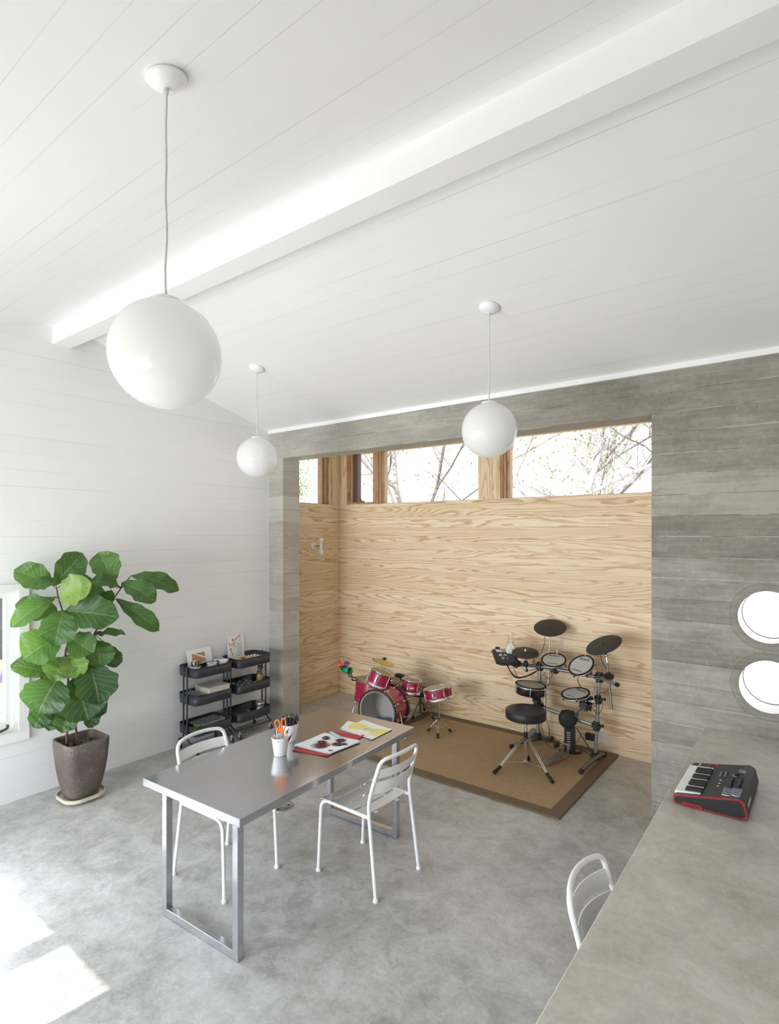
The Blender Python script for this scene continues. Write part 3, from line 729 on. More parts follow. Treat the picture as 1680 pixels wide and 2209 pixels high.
# ================================================================== WHITE METAL CHAIRS
def make_chair(name, label):
    t = thing(name, label, 'chair', group='white metal chairs')
    R = .0118; sh = .475
    for s in (-1, 1):
        lo = (-.248, s * .215, .012); mid = (-.185, s * .203, sh)
        b = MB(); b.tube([lo, mid], R, 'white', 12); l = b.build('leg', t)
        f = MB(); f.lathe([(.0165, 0), (.0175, .004), (.0165, .014), (.012, .018)], (lo[0], lo[1], 0), 'enamel', n=16); f.build('foot_cap', l)
        hi = (.245, s * .215, .012)
        b = MB(); b.tube(rounded([hi, (.222, s * .210, sh), (-.183, s * .203, sh)], .07), R, 'white', 12); l = b.build('leg', t)
        f = MB(); f.lathe([(.0165, 0), (.0175, .004), (.0165, .014), (.012, .018)], (hi[0], hi[1], 0), 'enamel', n=16); f.build('foot_cap', l)
    path = []
    side = [(-.185, .203, sh), (-.181, .200, .56), (-.205, .196, .66), (-.243, .190, .775)]
    left = smooth_path(side, 5)
    cr = [Vector((-.243, .190, .775)), Vector((-.252, .183, .806)), Vector((-.262, .160, .829)), Vector((-.275, .120, .838)), Vector((-.288, .06, .842)), Vector((-.292, 0, .843))]
    half = left + smooth_path(cr, 3)[1:]
    full = half + [Vector((p.x, -p.y, p.z)) for p in reversed(half[:-1])]
    b = MB(); b.tube(full, R, 'white', 12); b.build('back_frame', t)
    def slat(z0, z1, x0, x1, w0, w1, bow):
        b = MB(); n = 16; loops = []
        for i in range(n + 1):
            e = 2 * i / n - 1; bw = bow * (1 - e * e)
            loops.append([Vector((x0 - bw, w0 * e, z0)), Vector((x1 - bw, w1 * e, z1)), Vector((x1 - bw - .0035, w1 * e, z1)), Vector((x0 - bw - .0035, w0 * e, z0))])
        b.loft(loops, 'white', False); b.build('back_slat', t)
    slat(.715, .775, -.221, -.241, .193, .190, .045)
    slat(.615, .692, -.193, -.213, .198, .194, .050)
    b = MB()
    for x0, x1, dz in ((.150, .232, -.010), (.050, .128, 0), (-.050, .028, 0), (-.150, -.072, 0)):
        n = 10; loops = []
        for i in range(n + 1):
            e = 2 * i / n - 1; sag = .010 * (1 - e * e)
            loops.append([Vector((x0, .208 * e, sh + .011 - sag)), Vector((x1, .208 * e, sh + .011 + dz - sag)), Vector((x1, .208 * e, sh + .008 + dz - sag)), Vector((x0, .208 * e, sh + .008 - sag))])
        b.loft(loops, 'white', False)
    for y in (-.105, .105): b.box((.03, y, sh - .008), (.39, .022, .006), 'white')
    b.build('seat', t)
    return t
CR = make_chair('metal_chair', 'white metal chair on the near right side of the steel table, facing left')
CR.location = (-2.363, 2.859, 0); CR.rotation_euler = (0, 0, math.radians(178))
dup(CR, (-3.089, 2.284, 0), math.radians(3), 'white metal chair tucked behind the steel table, its back towards the plant', 'white metal chairs')
dup(CR, (-.5, 2.28, 0), math.radians(-2), 'white metal chair pushed under the concrete counter', 'white metal chairs')

# ================================================================== GLOBE PENDANTS
def pendant(name, label, x, y, zc, zt, slope, src=None):
    t = thing(name, label, 'pendant lamp', (x, y, zt), 0, 'round white pendant lamps')
    nrm = Vector((0, -slope, 1)).normalized()
    b = MB(); b.lathe([(.0, .0), (.066, -.001), (.069, -.008), (.066, -.015), (.058, -.024), (.040, -.036), (.015, -.041), (.0, -.042)], (0, 0, 0), 'enamel', tuple(nrm), 36); b.build('canopy', t)
    b = MB(); b.cyl((0, 0, -.036), (0, 0, -.058), .009, 'cord'); b.build('strain_relief', t)
    r = .183; L = zt - zc
    pts = [Vector((.0022 * math.sin(i * .9), .0022 * math.cos(i * 1.3), -.05 - (L - r - .05) * i / 14)) for i in range(15)]
    b = MB(); b.tube(pts, .0042, 'cord', 8); b.build('cord', t)
    b = MB(); b.lathe([(0, .013), (.045, .012), (.052, .008), (.055, -.006)], (0, 0, -L + r - .006), 'enamel', n=32); b.build('fitter', t)
    b = MB(); b.sph((0, 0, -L), r, 'globe', n=64, k=40); b.build('globe', t)
    return t
pendant('pendant_lamp', 'large looking round white globe lamp nearest the camera, hanging on a long cord', -1.779, 1.07, 2.808, zn(1.07), .22)
pendant('pendant_lamp', 'round white globe lamp hanging at the left in front of the concrete pillar', -4.126, 3.387, 2.892, zf(3.387), -.2626)
pendant('pendant_lamp', 'round white globe lamp hanging in front of the concrete lintel and alcove windows', -1.775, 3.411, 2.887, zf(3.411), -.2626)

# wall lamp with two bulbs in the alcove
p = wx(676, 1178, AX); q = wx(692, 1181, AX + .11)
t = thing('wall_sconce', 'small white two-bulb wall lamp on the pine side wall of the alcove', 'wall lamp', p)
b = MB(); b.lathe([(.0, .024), (.03, .022), (.05, .014), (.056, .004), (.056, 0)][::-1], (0, 0, 0), 'enamel', (1, 0, 0), 32); b.build('backplate', t)
d = q - p; b = MB(); b.cyl((.02, 0, 0), (d.x, d.y * .9, 0), .005, 'black'); b.build('arm', t)
dd = Vector((d.x, d.y, 0))
b = MB(); b.cyl(dd + Vector((0, 0, -.042)), dd + Vector((0, 0, .042)), .019, 'enamel', n=20); b.build('lamp_holder', t)
for s in (1, -1):
    b = MB(); b.sph(dd + Vector((0, 0, s * .077)), .037, 'enamel', n=28, k=18); b.build('bulb', t)

# ================================================================== POTTED FIDDLE LEAF FIG
PC = Vector((-4.905, 2.185, 0))
pf = thing('fiddle_leaf_fig', 'tall fiddle leaf fig in a brown squared pot by the left window', 'plant', PC)
def sq(h, r, z, n=6): return [(x, y, z) for x, y in rrect(2 * h, 2 * h, r, n)]
b = MB(); b.loft([sq(.145, .10, .018), sq(.165, .115, .026), sq(.168, .115, .055), sq(.160, .108, .055), sq(.150, .1, .032), sq(.02, .015, .03)], 'saucer', False); b.build('saucer', pf)
prof = [(.085, .08, .033), (.118, .085, .036), (.127, .085, .07), (.140, .08, .13), (.155, .075, .23), (.166, .068, .34), (.172, .062, .45), (.173, .060, .490), (.170, .058, .497), (.158, .05, .497), (.154, .048, .490), (.152, .05, .43)]
b = MB(); b.loft([sq(*q) for q in prof], 'pot', True); b.build('pot', pf)
b = MB(); n = 14; g = []
for i in range(n + 1):
    for j in range(n + 1):
        x, y = -.150 + .30 * i / n, -.150 + .30 * j / n
        g.append((x * .98, y * .98, .425 + .018 * mnoise.noise(Vector((x * 14, y * 14, 1)))))
b.add(g, [(i * (n + 1) + j, (i + 1) * (n + 1) + j, (i + 1) * (n + 1) + j + 1, i * (n + 1) + j + 1) for i in range(n) for j in range(n)], 'soil', True)
for i in range(30): b.sph((rnd.uniform(-.12, .12), rnd.uniform(-.12, .12), .435), rnd.uniform(.004, .011), 'soil', n=6, k=5)
b.build('soil', pf)
b = MB(); b.sph((.07, .07, .445), .017, 'tan', n=10, k=8); b.build('pebble', pf)
def pp(cx_, cy_, dd=0):      # a point of the plant, dd metres nearer (-) or farther (+) than its trunk
    u = cx_ / 3.681; d = (4.72 + -4.93 / ray(u, 0).x) / 2
    return wd(u, 1150 + cy_ / 3.681, d + dd) - PC
def stem(pts, r0, r1, m='stem', name='stem'):
    P = smooth_path(pts, 5); b = MB(); b.tube(P, [r0 + (r1 - r0) * i / (len(P) - 1) for i in range(len(P))], m, 8); b.build(name, pf)
stem([pp(528, 1700, -.05), pp(533, 1500, -.05), pp(540, 1130, -.02), pp(520, 960, 0), pp(535, 860, 0), pp(505, 680, 0), pp(490, 600, 0), pp(462, 510, 0), pp(450, 440, 0)], .010, .005)
stem([pp(625, 1690, 0), pp(600, 1500, .02), pp(640, 1300, .05), pp(715, 1000, .06), pp(750, 800, .05), pp(850, 650, .03), pp(890, 540, 0), pp(960, 440, 0), pp(1030, 350, 0)], .010, .005)
stem([pp(632, 1680, .03), pp(590, 1480, .03), pp(560, 1300, .03)], .006, .005, 'stake', 'stake')
LV = [  # base x,y  tip x,y  width  depth of base, of tip  tint  facing
    (415, 410, 125, 290, 205, .05, .0, .55, .2), (512, 385, 262, 428, 95, 0, -.12, .30, 1.3), (440, 392, 655, 165, 215, .02, .06, .22, .1), (475, 530, 705, 400, 205, -.02, -.14, .95, .5),
    (830, 545, 560, 365, 215, .10, .04, .5, 0), (905, 385, 790, 155, 225, .02, .06, .48, 0), (962, 430, 740, 372, 105, 0, -.12, .35, 1.2), (1040, 335, 1425, 440, 150, 0, .02, .25, .7),
    (968, 395, 1232, 530, 185, -.02, -.10, .38, .5), (915, 520, 1262, 765, 150, 0, -.04, .32, .4), (515, 615, 925, 660, 255, -.03, -.16, .22, .3), (460, 625, 130, 570, 200, .08, .04, .45, .1),
    (440, 505, 88, 730, 150, -.02, -.12, .50, .7), (505, 610, 435, 885, 250, -.05, -.16, .40, .6), (470, 830, 190, 985, 285, -.02, -.13, .55, .5), (548, 830, 735, 945, 200, -.02, -.12, .45, .5),
    (545, 965, 625, 1138, 190, -.04, -.12, .85, .5), (500, 985, 430, 1168, 205, -.03, -.13, .62, .4), (385, 1115, 100, 1040, 165, .06, .0, .20, .5), (770, 850, 800, 1055, 220, .03, -.05, .40, .3),
    (862, 890, 925, 1062, 130, .08, .06, .18, .2), (455, 1155, 300, 1425, 330, -.05, -.17, .15, .5), (600, 1140, 700, 1475, 340, 0, -.12, .12, .4), (715, 1045, 790, 1345, 310, -.02, -.14, .10, .3),
    (385, 1400, 265, 1535, 170, 0, -.06, .18, .5), (560, 1395, 490, 1580, 170, -.04, -.12, .25, .5), (790, 1370, 700, 1545, 115, .05, .02, .12, .2), (738, 812, 988, 790, 65, .02, -.06, .18, 1.6),
    (455, 1425, 385, 1565, 120, .02, -.03, .28, .4), (895, 545, 815, 480, 120, .05, .05, .35, .3), (560, 1050, 830, 1210, 240, .10, .10, .12, .2), (520, 1290, 495, 1375, 60, 0, 0, .7, .3),
    (480, 870, 560, 830, 60, .06, .08, .6, 1.0), (640, 1330, 840, 1420, 170, .04, 0, .12, .3), (330, 1130, 385, 1230, 90, .08, .06, .2, .4)]
def leaf(b, bx, by, tx, ty, w, d0, d1, tint, face, seed):
    r = random.Random(seed); A, Bt = pp(bx, by, d0), pp(tx, ty, d1); ax = Bt - A; L = ax.length; ax.normalize()
    W_ = w / 3.681 * 4.72 / FPX * .5
    cd_ = -(ray(tx / 3.681, 1150 + ty / 3.681).normalized())
    nr = (cd_ + Vector((0, 0, 1)) * face * .8 + Vector((r.uniform(-.2, .2), r.uniform(-.2, .2), 0))); nr = (nr - ax * nr.dot(ax)).normalized()
    W_ /= max(.35, abs(nr.dot(cd_)))** .6
    if face > .9: W_ = min(W_, L * .34)
    sd = ax.cross(nr); nu, nv = 10, 18; vs = []; uv = []; ph = r.uniform(0, 6)
    pk = r.uniform(.58, .66)
    for i in range(nv + 1):
        t = math.sin(i / nv * PI / 2) ** 1.15; s = math.sqrt(max(0, 1 - ((t - pk) / (1.0001 - pk)) ** 2)) if t > pk else .10 * (1 - t / pk) + math.sin(PI / 2 * t / pk) ** (.85 if w > .55 * math.hypot(tx - bx, ty - by) else 1.15)
        if i == 0: s = .02
        for j in range(nu + 1):
            q = 2 * j / nu - 1; wave = 1 + .065 * math.sin(t * 19 + ph + (2 if q > 0 else 0)) * abs(q)
            x = q * W_ * s * wave
            z = .30 * abs(x) - .055 * L * math.sin(t * PI) * -1 - .30 * L * max(0, t - .45) ** 2 + .010 * math.sin(t * 16 + ph) * abs(q) + .006 * math.sin(t * 26 + 3 * q)
            vs.append(A + ax * (L * (t + (.03 * (1 - q * q) if t > .9 else 0))) + sd * x + nr * z); uv.append((j / nu, t))
    o = len(b.v); b.add(vs, [(i * (nu + 1) + j, (i + 1) * (nu + 1) + j, (i + 1) * (nu + 1) + j + 1, i * (nu + 1) + j + 1) for i in range(nv) for j in range(nu)], 'leaf', True)
    b.uv += uv; b.tint += [tint + r.uniform(-.05, .05)] * len(vs)
b = MB(); b.uv = []; b.tint = []
for i, l in enumerate(LV): leaf(b, *l, seed=i)
fo = b.build('foliage', pf); me = fo.data
ul = me.uv_layers.new(name='UVMap'); ca = me.color_attributes.new('tint', 'FLOAT_COLOR', 'POINT')
for lp in me.loops: ul.data[lp.index].uv = b.uv[lp.vertex_index]
for i, t_ in enumerate(b.tint): ca.data[i].color = (t_, t_, t_, 1)
for i, l in enumerate(LV):      # petioles
    A = pp(l[0], l[1], l[5])
    src = [(528, 1600, -.05), (533, 1400, -.05), (540, 1130, -.02), (520, 960, 0), (535, 860, 0), (505, 680, 0), (462, 510, 0), (450, 440, 0), (600, 1500, .02), (640, 1300, .05), (715, 1000, .06), (750, 800, .05), (850, 650, .03), (890, 540, 0), (960, 440, 0), (1030, 350, 0)]
    P = min((pp(*q) for q in src), key=lambda q: (q - A).length)
    if (P - A).length > .006: b = MB(); b.tube([P, (P + A) / 2 + Vector((0, 0, -.006)), A], .0035, 'stem', 6); b.build('leaf_stalk', pf)

# ================================================================== THINGS ON THE TABLE
Rt = Matrix.Rotation(TA, 4, 'Z')
ZT = .7401
def pail(loc, label, han, hd=0):
    t = thing('metal_pail', label, 'pail', loc, 0, 'white pails on the steel table')
    b = MB(); b.lathe([(.040, .0), (.0425, .003), (.0425, .008), (.0575, .112), (.0595, .116), (.0575, .119), (.0560, .114), (.0415, .010), (.0, .009)], (0, 0, 0), 'enamel', n=40); b.build('bucket', t)
    pts = []
    for i in range(15):
        a = PI * i / 14; v = Vector((.059 * math.cos(a), 0, .062 * math.sin(a)))
        v = Matrix.Rotation(hd, 3, 'X') @ v; v = Matrix.Rotation(han, 3, 'Z') @ v; pts.append(v + Vector((0, 0, .106)))
    b = MB(); b.tube(pts, .0015, 'enamel', 6); b.sph(pts[0], .0055, 'enamel', n=10, k=6); b.sph(pts[-1], .0055, 'enamel', n=10, k=6); b.build('handle', t)
    return t
P1 = Vector((-2.845, 2.530, ZT)); P2 = Vector((-2.985, 2.742, ZT))
pail(P1, 'white metal pail with orange scissors and pencils, nearer of the two on the table', math.radians(-58), math.radians(-58))
pail(P2, 'white metal pail full of black markers, behind the pail with the scissors', math.radians(28), math.radians(-6))
def stick(name, label, cat, base, tipv, parts, group=None):
    """parts: (name, length from, length to, r0, r1, mat)"""
    d = Vector(tipv).normalized(); t = thing(name, label, cat, base, 0, group)
    for nm, a, c, r0, r1, m in parts:
        b = MB(); b.cyl(d * a, d * c, r0, m, r1, 10); b.build(nm, t)
    return t
for i in range(17):
    a = i * 2.4; r = .006 + .033 * math.sqrt(i / 17); x, y = r * math.cos(a), r * math.sin(a)
    m = ('lime', 'blue', 'white', 'purple', 'cream', 'teal')[i % 6]
    stick('marker', 'black capped marker standing in the rear white pail', 'marker', P2 + Vector((x * .75, y * .75, .012)), (x * .55, y * .55, .105),
          [('barrel', 0, .108, .0058, .0058, m), ('cap', .109, .140, .0076, .0070, 'black'), ('cap_tip', .140, .160 + .006 * (i % 3), .0060, .0025, 'black')], 'markers in the rear pail')
def P1v(u, v, dd=0): return wd(u, v, depth(P1) + dd)
def inpail(name, label, cat, u, v, parts_f, bx_, by_, group=None):
    base = P1 + Vector((bx_, by_, .013)); tip = P1v(u, v); L = (tip - base).length
    return stick(name, label, cat, base, tip - base, parts_f(L), group)
inpail('pen', 'black pen leaning left in the front pail', 'pen', 593.5, 1574, lambda L: [('barrel', 0, L - .035, .004, .004, 'grey'), ('cap', L - .035, L, .0052, .0048, 'black')], -.012, -.018)
inpail('pen', 'thin white pen leaning against the front pail rim left of the scissors', 'pen', 595.5, 1573, lambda L: [('barrel', 0, L, .0028, .0028, 'paper')], .014, -.024)
inpail('pencil', 'plain wooden stick at the far left of the front pail', 'pencil', 592, 1583, lambda L: [('shaft', 0, L, .004, .0035, 'tan')], .0, -.012)
inpail('marker', 'tan marker with a dark tip in the front pail, right of the scissors', 'marker', 622.5, 1570.5, lambda L: [('barrel', 0, L - .032, .0065, .0065, 'tan'), ('tip', L - .032, L, .0055, .0012, 'black')], .006, .0)
inpail('marker', 'black marker leaning right in the front pail', 'marker', 630.5, 1581, lambda L: [('barrel', 0, L - .04, .006, .006, 'black'), ('tip', L - .04, L, .006, .0012, 'black')], .008, .010)
inpail('pencil', 'reddish wooden pencil in the front pail behind the tan marker', 'pencil', 617.5, 1575, lambda L: [('shaft', 0, L, .0045, .0045, 'stake')], .0, .012)
t = thing('scissors', 'orange handled scissors standing blades down in the front pail', 'scissors', P1)
def sp(x, y, o=0): return P1v(580 + x / 18.41, 1530 + y / 18.41, o) - P1
b = MB(); b.tube([sp(500, 920), sp(555, 1160), sp(590, 1500)], [.0075, .0065, .002], 'silver', 6); b.build('blade', t)
b = MB(); b.tube([sp(540, 915, .004), sp(560, 1160, .004), sp(570, 1500, .004)], [.0075, .0065, .002], 'silver', 6); b.build('blade', t)
lo = [(430, 900), (330, 740), (255, 620), (240, 520), (290, 440), (370, 440), (420, 520), (440, 620), (420, 680), (470, 850)]
b = MB(); b.tube(smooth_path([sp(*q) for q in lo] + [sp(500, 925)]), .0045, 'orange', 8); b.tube([sp(440, 880), sp(500, 930), sp(545, 900)], .007, 'orange', 8); b.tube([sp(425, 660), sp(480, 900)], .0065, 'orange', 8); b.tube([sp(290, 690), sp(440, 900)], .0055, 'orange', 8); b.build('handle', t)
ro = [(570, 910), (610, 780), (655, 640), (655, 500), (630, 400), (570, 370), (525, 420), (505, 520), (505, 640), (510, 800), (530, 910)]
b = MB(); b.tube(smooth_path([sp(*q) for q in ro]), .0045, 'orange', 8); b.tube([sp(515, 800), sp(540, 920), sp(590, 880)], .0075, 'orange', 8); b.tube([sp(510, 640), sp(520, 900)], .0055, 'orange', 8); b.build('handle', t)
b = MB(); b.sph(sp(520, 900, -.006), .004, 'chrome', n=10, k=6); b.build('screw', t)

def sheet(name, label, cat, pts, z, m='paper', th=.0005, group=None, curl=0):
    P = [wz(u, v, z) for u, v in pts]; c = sum(P, Vector()) / len(P)
    b = MB(); n = 8
    if len(P) == 4:
        g = []
        for i in range(n + 1):
            for j in range(n + 1):
                s, t_ = i / n, j / n
                q = P[0] * (1 - s) * (1 - t_) + P[1] * s * (1 - t_) + P[2] * s * t_ + P[3] * (1 - s) * t_
                e = max(0, abs(s - .5) + abs(t_ - .5) - .55)
                g.append(q - c + Vector((0, 0, curl * e * e + th)))
        b.add(g, [(i * (n + 1) + j, (i + 1) * (n + 1) + j, (i + 1) * (n + 1) + j + 1, i * (n + 1) + j + 1) for i in range(n) for j in range(n)], m, True)
        b.add([p - c for p in P], [(3, 2, 1, 0)], m)
    o = b.build(name); o.location = c; tag(o, label, cat, group); return o, c
fo_, fc = sheet('card_folder', 'red card folder under a stack of drawings on the steel table', 'folder', [(629.6, 1620), (706, 1633), (787.5, 1587), (711, 1577)], ZT + .001, 'redfolder', .0012, curl=.02)
zz = ZT + .0045; SH = [[(633.5, 1609.5), (705, 1626.5), (772, 1597.5), (698, 1583)], [(638, 1610.5), (711, 1627.3), (777.5, 1601), (705, 1586)], [(636, 1607), (709, 1624.5), (776, 1598), (702, 1581)], [(634.5, 1608), (713, 1625), (773, 1600.5), (697.5, 1582)]]
for i, s_ in enumerate(SH):
    last = i == len(SH) - 1
    so_, sc_ = sheet('drawing', 'child drawing of dark round insects, top sheet on the red folder' if last else 'white sheet in the stack beneath the insect drawing', 'drawing', s_, zz + i * .0016, 'paper', .0006, None if last else 'sheets on the red folder', .012)
b = MB(); P = [wz(708, 1579, zz + .0105), wz(716, 1578, zz + .0105), wz(742, 1592, zz + .0105), wz(736, 1594.5, zz + .0105)]
for q, m in (((0, .8), 'teal'), ((.8, 1), 'yellow')): pass
cst = sum(P, Vector()) / 4; b.plate([p - cst for p in P], (0, 0, 1), .0005, 'blue_pale'); 
M['blue_pale'] = simple('pale_blue_paper', (.42, .72, .80), .7)
tag(b.build('paper_strip'), 'pale blue paper edge beside the insect drawing', 'paper').location = cst
# ink marks on the insect drawing: scribbled loops
rs = random.Random(4); b = MB()
for (u, v, ru, rv, m, n_) in ((703, 1592, 9, 3.6, 'ink', 3), (694, 1601, 11, 3.6, 'ink', 3), (694, 1600.5, 7, 2.2, 'inkred', 2), (689, 1609, 18, 5.5, 'ink', 4), (692, 1608.5, 13, 3.8, 'inkred', 4), (704, 1606.5, 8, 3.5, 'inkred', 2), (735, 1597.5, 12, 3.6, 'ink', 4), (734, 1597.5, 9, 2.5, 'inkred', 3), (728, 1605.5, 13, 3.8, 'ink', 4), (726, 1605.5, 9, 2.5, 'inkred', 3), (744, 1605, 6, 2.2, 'ink', 2), (713, 1619, 5, 1, 'ink', 2), (699, 1607, 3, 3, 'ink', 4), (705, 1592, 3, 2, 'inkred', 2)):
    for k in range(n_):
        pts = []
        for i in range(22):
            a = 2 * PI * i / 21; s_ = 1 - .22 * k + rs.uniform(-.09, .09)
            pts.append(wz(u + ru * s_ * math.cos(a), v + rv * s_ * math.sin(a), zz + .0068 + .00008 * k) - sc_)
        b.tube(pts, .0013, m, 4)
    for k in range(7):
        a = rs.uniform(0, 6.28); x1, y1 = u + ru * .9 * math.cos(a), v + rv * .9 * math.sin(a); x0, y0 = u + rs.uniform(-2, 2), v + rs.uniform(-1, 1)
        b.tube([wz(x0, y0, zz + .0068) - sc_, wz(x1, y1, zz + .0068) - sc_], .0012, m, 4)
mk = b.build('ink_marks', so_)
YS = [[(732.5, 1573.5), (800, 1595.5), (843, 1575), (781, 1555.5)], [(735, 1570), (797, 1594), (840, 1572), (750, 1556)], [(736, 1572), (802, 1596), (846, 1574), (784, 1553.2)]]
for i, s_ in enumerate(YS):
    last = i == 2
    yo_, yc_ = sheet('drawing', 'white sheet with a yellow crayon drawing at the far end of the steel table' if last else 'blank white sheet beneath the yellow crayon drawing', 'drawing', s_, ZT + .001 + i * .0015, 'paper', .0006, None if last else 'sheets under the yellow drawing', .01)
zy = ZT + .0054
def yp(x, y, z=0): return wz(560 + x / 4.667, 1510 + y / 4.667, zy + z) - yc_
out = [(885, 270), (930, 235), (1000, 228), (1060, 245), (1110, 280), (1200, 290), (1285, 300), (1290, 315), (1235, 345), (1170, 372), (1130, 350), (1070, 310), (980, 295), (900, 288)]
b = MB(); P_ = [yp(*q) for q in out]; b.loft([P_, [p + Vector((0, 0, .0003)) for p in P_]], 'yellow', False)
M['palegreen'] = simple('pale_pencil_green', (.66, .72, .48), .7)
inn = [(940, 265), (1000, 250), (1060, 268), (1110, 300), (1190, 305), (1230, 318), (1170, 348), (1120, 325), (1060, 295), (980, 280)]
P_ = [yp(*q, .0006) for q in inn]; b.loft([P_, [p + Vector((0, 0, .0003)) for p in P_]], 'palegreen', False)
for k in range(26):
    s_ = rs.uniform(0, 1); x = 1030 + 160 * s_; y = 278 + 45 * s_ + rs.uniform(-10, 10)
    b.tube([yp(x, y, .0012), yp(x + rs.uniform(-14, 14), y + rs.uniform(-7, 7), .0012)], .0011, rs.choice(('grey', 'grey', 'ink', 'lime')), 4)
b.build('crayon_marks', yo_)

# ================================================================== KEYBOARD ON THE COUNTER
A = wz(1451, 1732, CT); Bk = wz(1623, 1778, CT); Ck = wz(1642, 1693, CT)
kx = (Bk - A); KD = kx.length * .97; ang = math.atan2(kx.y, kx.x)
KL = .50
kb = thing('midi_keyboard', 'small black music keyboard with red ends lying on the concrete counter', 'keyboard', (A.x, A.y, CT), ang)
# local: x from the player's side to the back, y along the keys
def kprof(i=0): return [(.012 + i, .004 + i), (KD - .035 - i, .004 + i), (KD - .008 - i, .020 + i), (KD - .024 - i, .088 - i), (KD - .046, .100 - i), (.14, .070 - i), (.015, .048 - i), (.002 + i, .040 - i), (.0 + i, .012 + i)]
b = MB(); b.loft([[(x, y, z) for x, z in kprof()] for y in (.006, KL - .006)], 'kbody', False); b.build('body', kb)
for y in (0, KL):
    s_ = -1 if y == 0 else 1; nm = 'end_panel'
    b = MB(); b.loft([[(x, y - s_ * .006, z) for x, z in kprof()], [(x, y + s_ * .001, z) for x, z in kprof()]], 'kred', False); 
    b.loft([[(x, y + s_ * .0011, z) for x, z in kprof(.007)], [(x, y + s_ * .0016, z) for x, z in kprof(.007)]], 'black', False)
    for i in range(10): zr = .012 + i * .0062; x1 = KD - .022 - i * .0022; x0 = .012 if zr < .036 else .012 + (zr - .036) * 4.2; b.box(((x0 + x1) / 2, y + s_ * .0025, zr), (x1 - x0, .0014, .0018), 'kbody')
    e = b.build(nm, kb)
    if y == 0: 
        g = MB(); g.loft([[(x, y - .0045, z) for x, z in ((.045, .004), (.135, .004), (.128, .022), (.045, .022))], [(x, y - .0015, z) for x, z in ((.045, .004), (.135, .004), (.128, .022), (.045, .022))]], 'kred', False); g.build('badge', kb)
        text('novation', .017, 'badge_lettering', 'ink', kb, (.087, -.0049, .013), (1, 0, 0), (0, 0, 1))
def ktop(x): return .048 + (x - .015) * .176 if x < .14 else .070 + (x - .14) * (.030 / (KD - .186))
kn = KL - .10; kw = kn / 15
for i in range(15):
    b = MB(); y = .028 + i * kw; b.box((.062, y + kw / 2, .052), (.118, kw - .0016, .020), 'enamel', bev=.002, R=Matrix.Rotation(-.10, 4, 'Y')); b.build('white_key', kb)
for i in range(15):
    if i % 7 in (2, 6) or i == 14: continue
    b = MB(); y = .028 + (i + 1) * kw; b.box((.085, y, .0685), (.076, kw * .56, .014), 'black', bev=.002, R=Matrix.Rotation(-.12, 4, 'Y')); b.build('black_key', kb)
def kpt(x, y, h=0): return (x, y, ktop(x) + h)
for i in range(8):
    for j in range(1):
        b = MB(); x = .228 if i < 4 else .268; y = .045 + (i % 4) * .026; b.box(kpt(x, y, .002), (.034, .021, .004), 'white_print'); b.box(kpt(x, y, .0035), (.031, .018, .003), 'lcd'); b.build('drum_pad', kb)
for i in range(8):
    b = MB(); x = .230 if i < 4 else .268; y = .175 + (i % 4) * .030; b.cyl(kpt(x, y), kpt(x, y, .016), .0085, 'black', .0072, 14); b.build('knob', kb)
for i in range(9):
    b = MB(); x, y = .178, .125 + i * .0145; b.box(kpt(x, y, .0015), (.009, .009, .003), 'kred' if i == 0 else 'white_print' if i % 3 == 2 else 'black'); b.build('button', kb)
for i in range(6):
    b = MB(); x, y = .175 + .022 * (i % 2), .31 + (i // 2) * .028; b.box(kpt(x, y, .0015), (.010, .015, .003), 'black'); b.box(kpt(x - .010, y, .0006), (.004, .013, .0008), 'white_print'); b.build('button', kb)
b = MB(); b.box(kpt(.262, .385, .001), (.040, .05, .003), 'lcd'); b.build('display', kb)
b = MB(); b.cyl(kpt(.240, .325), kpt(.240, .325, .014), .010, 'black'); b.build('dial', kb)
b = MB(); b.lathe([(.016, 0), (.018, 0), (.018, .0012), (.016, .0012), (.016, 0)], kpt(.240, .325), 'white_print', n=24, cap=(False, False)); b.build('dial_ring', kb)
for i, x in enumerate((.10, .135)):
    b = MB(); b.lathe([(.018, -.005), (.022, -.002), (.022, .002), (.018, .005)], (x, KL - .035, ktop(x) - .013), 'kred', (1, 0, .17) if i else (1, 0, .17), 20); b.build('wheel', kb)
text('IMPULSE', .012, 'model_lettering', 'white_print', kb, (.045, KL - .028, ktop(.045) + .0012), (0, -1, .0), (1, 0, .17))
nb = Vector((-.073, 0, -.037)).normalized()
text('novation', .032, 'rear_lettering', 'white_print', kb, (KD - .0145, .12, .054), (0, 1, 0), (-.229, 0, .973), .0006)

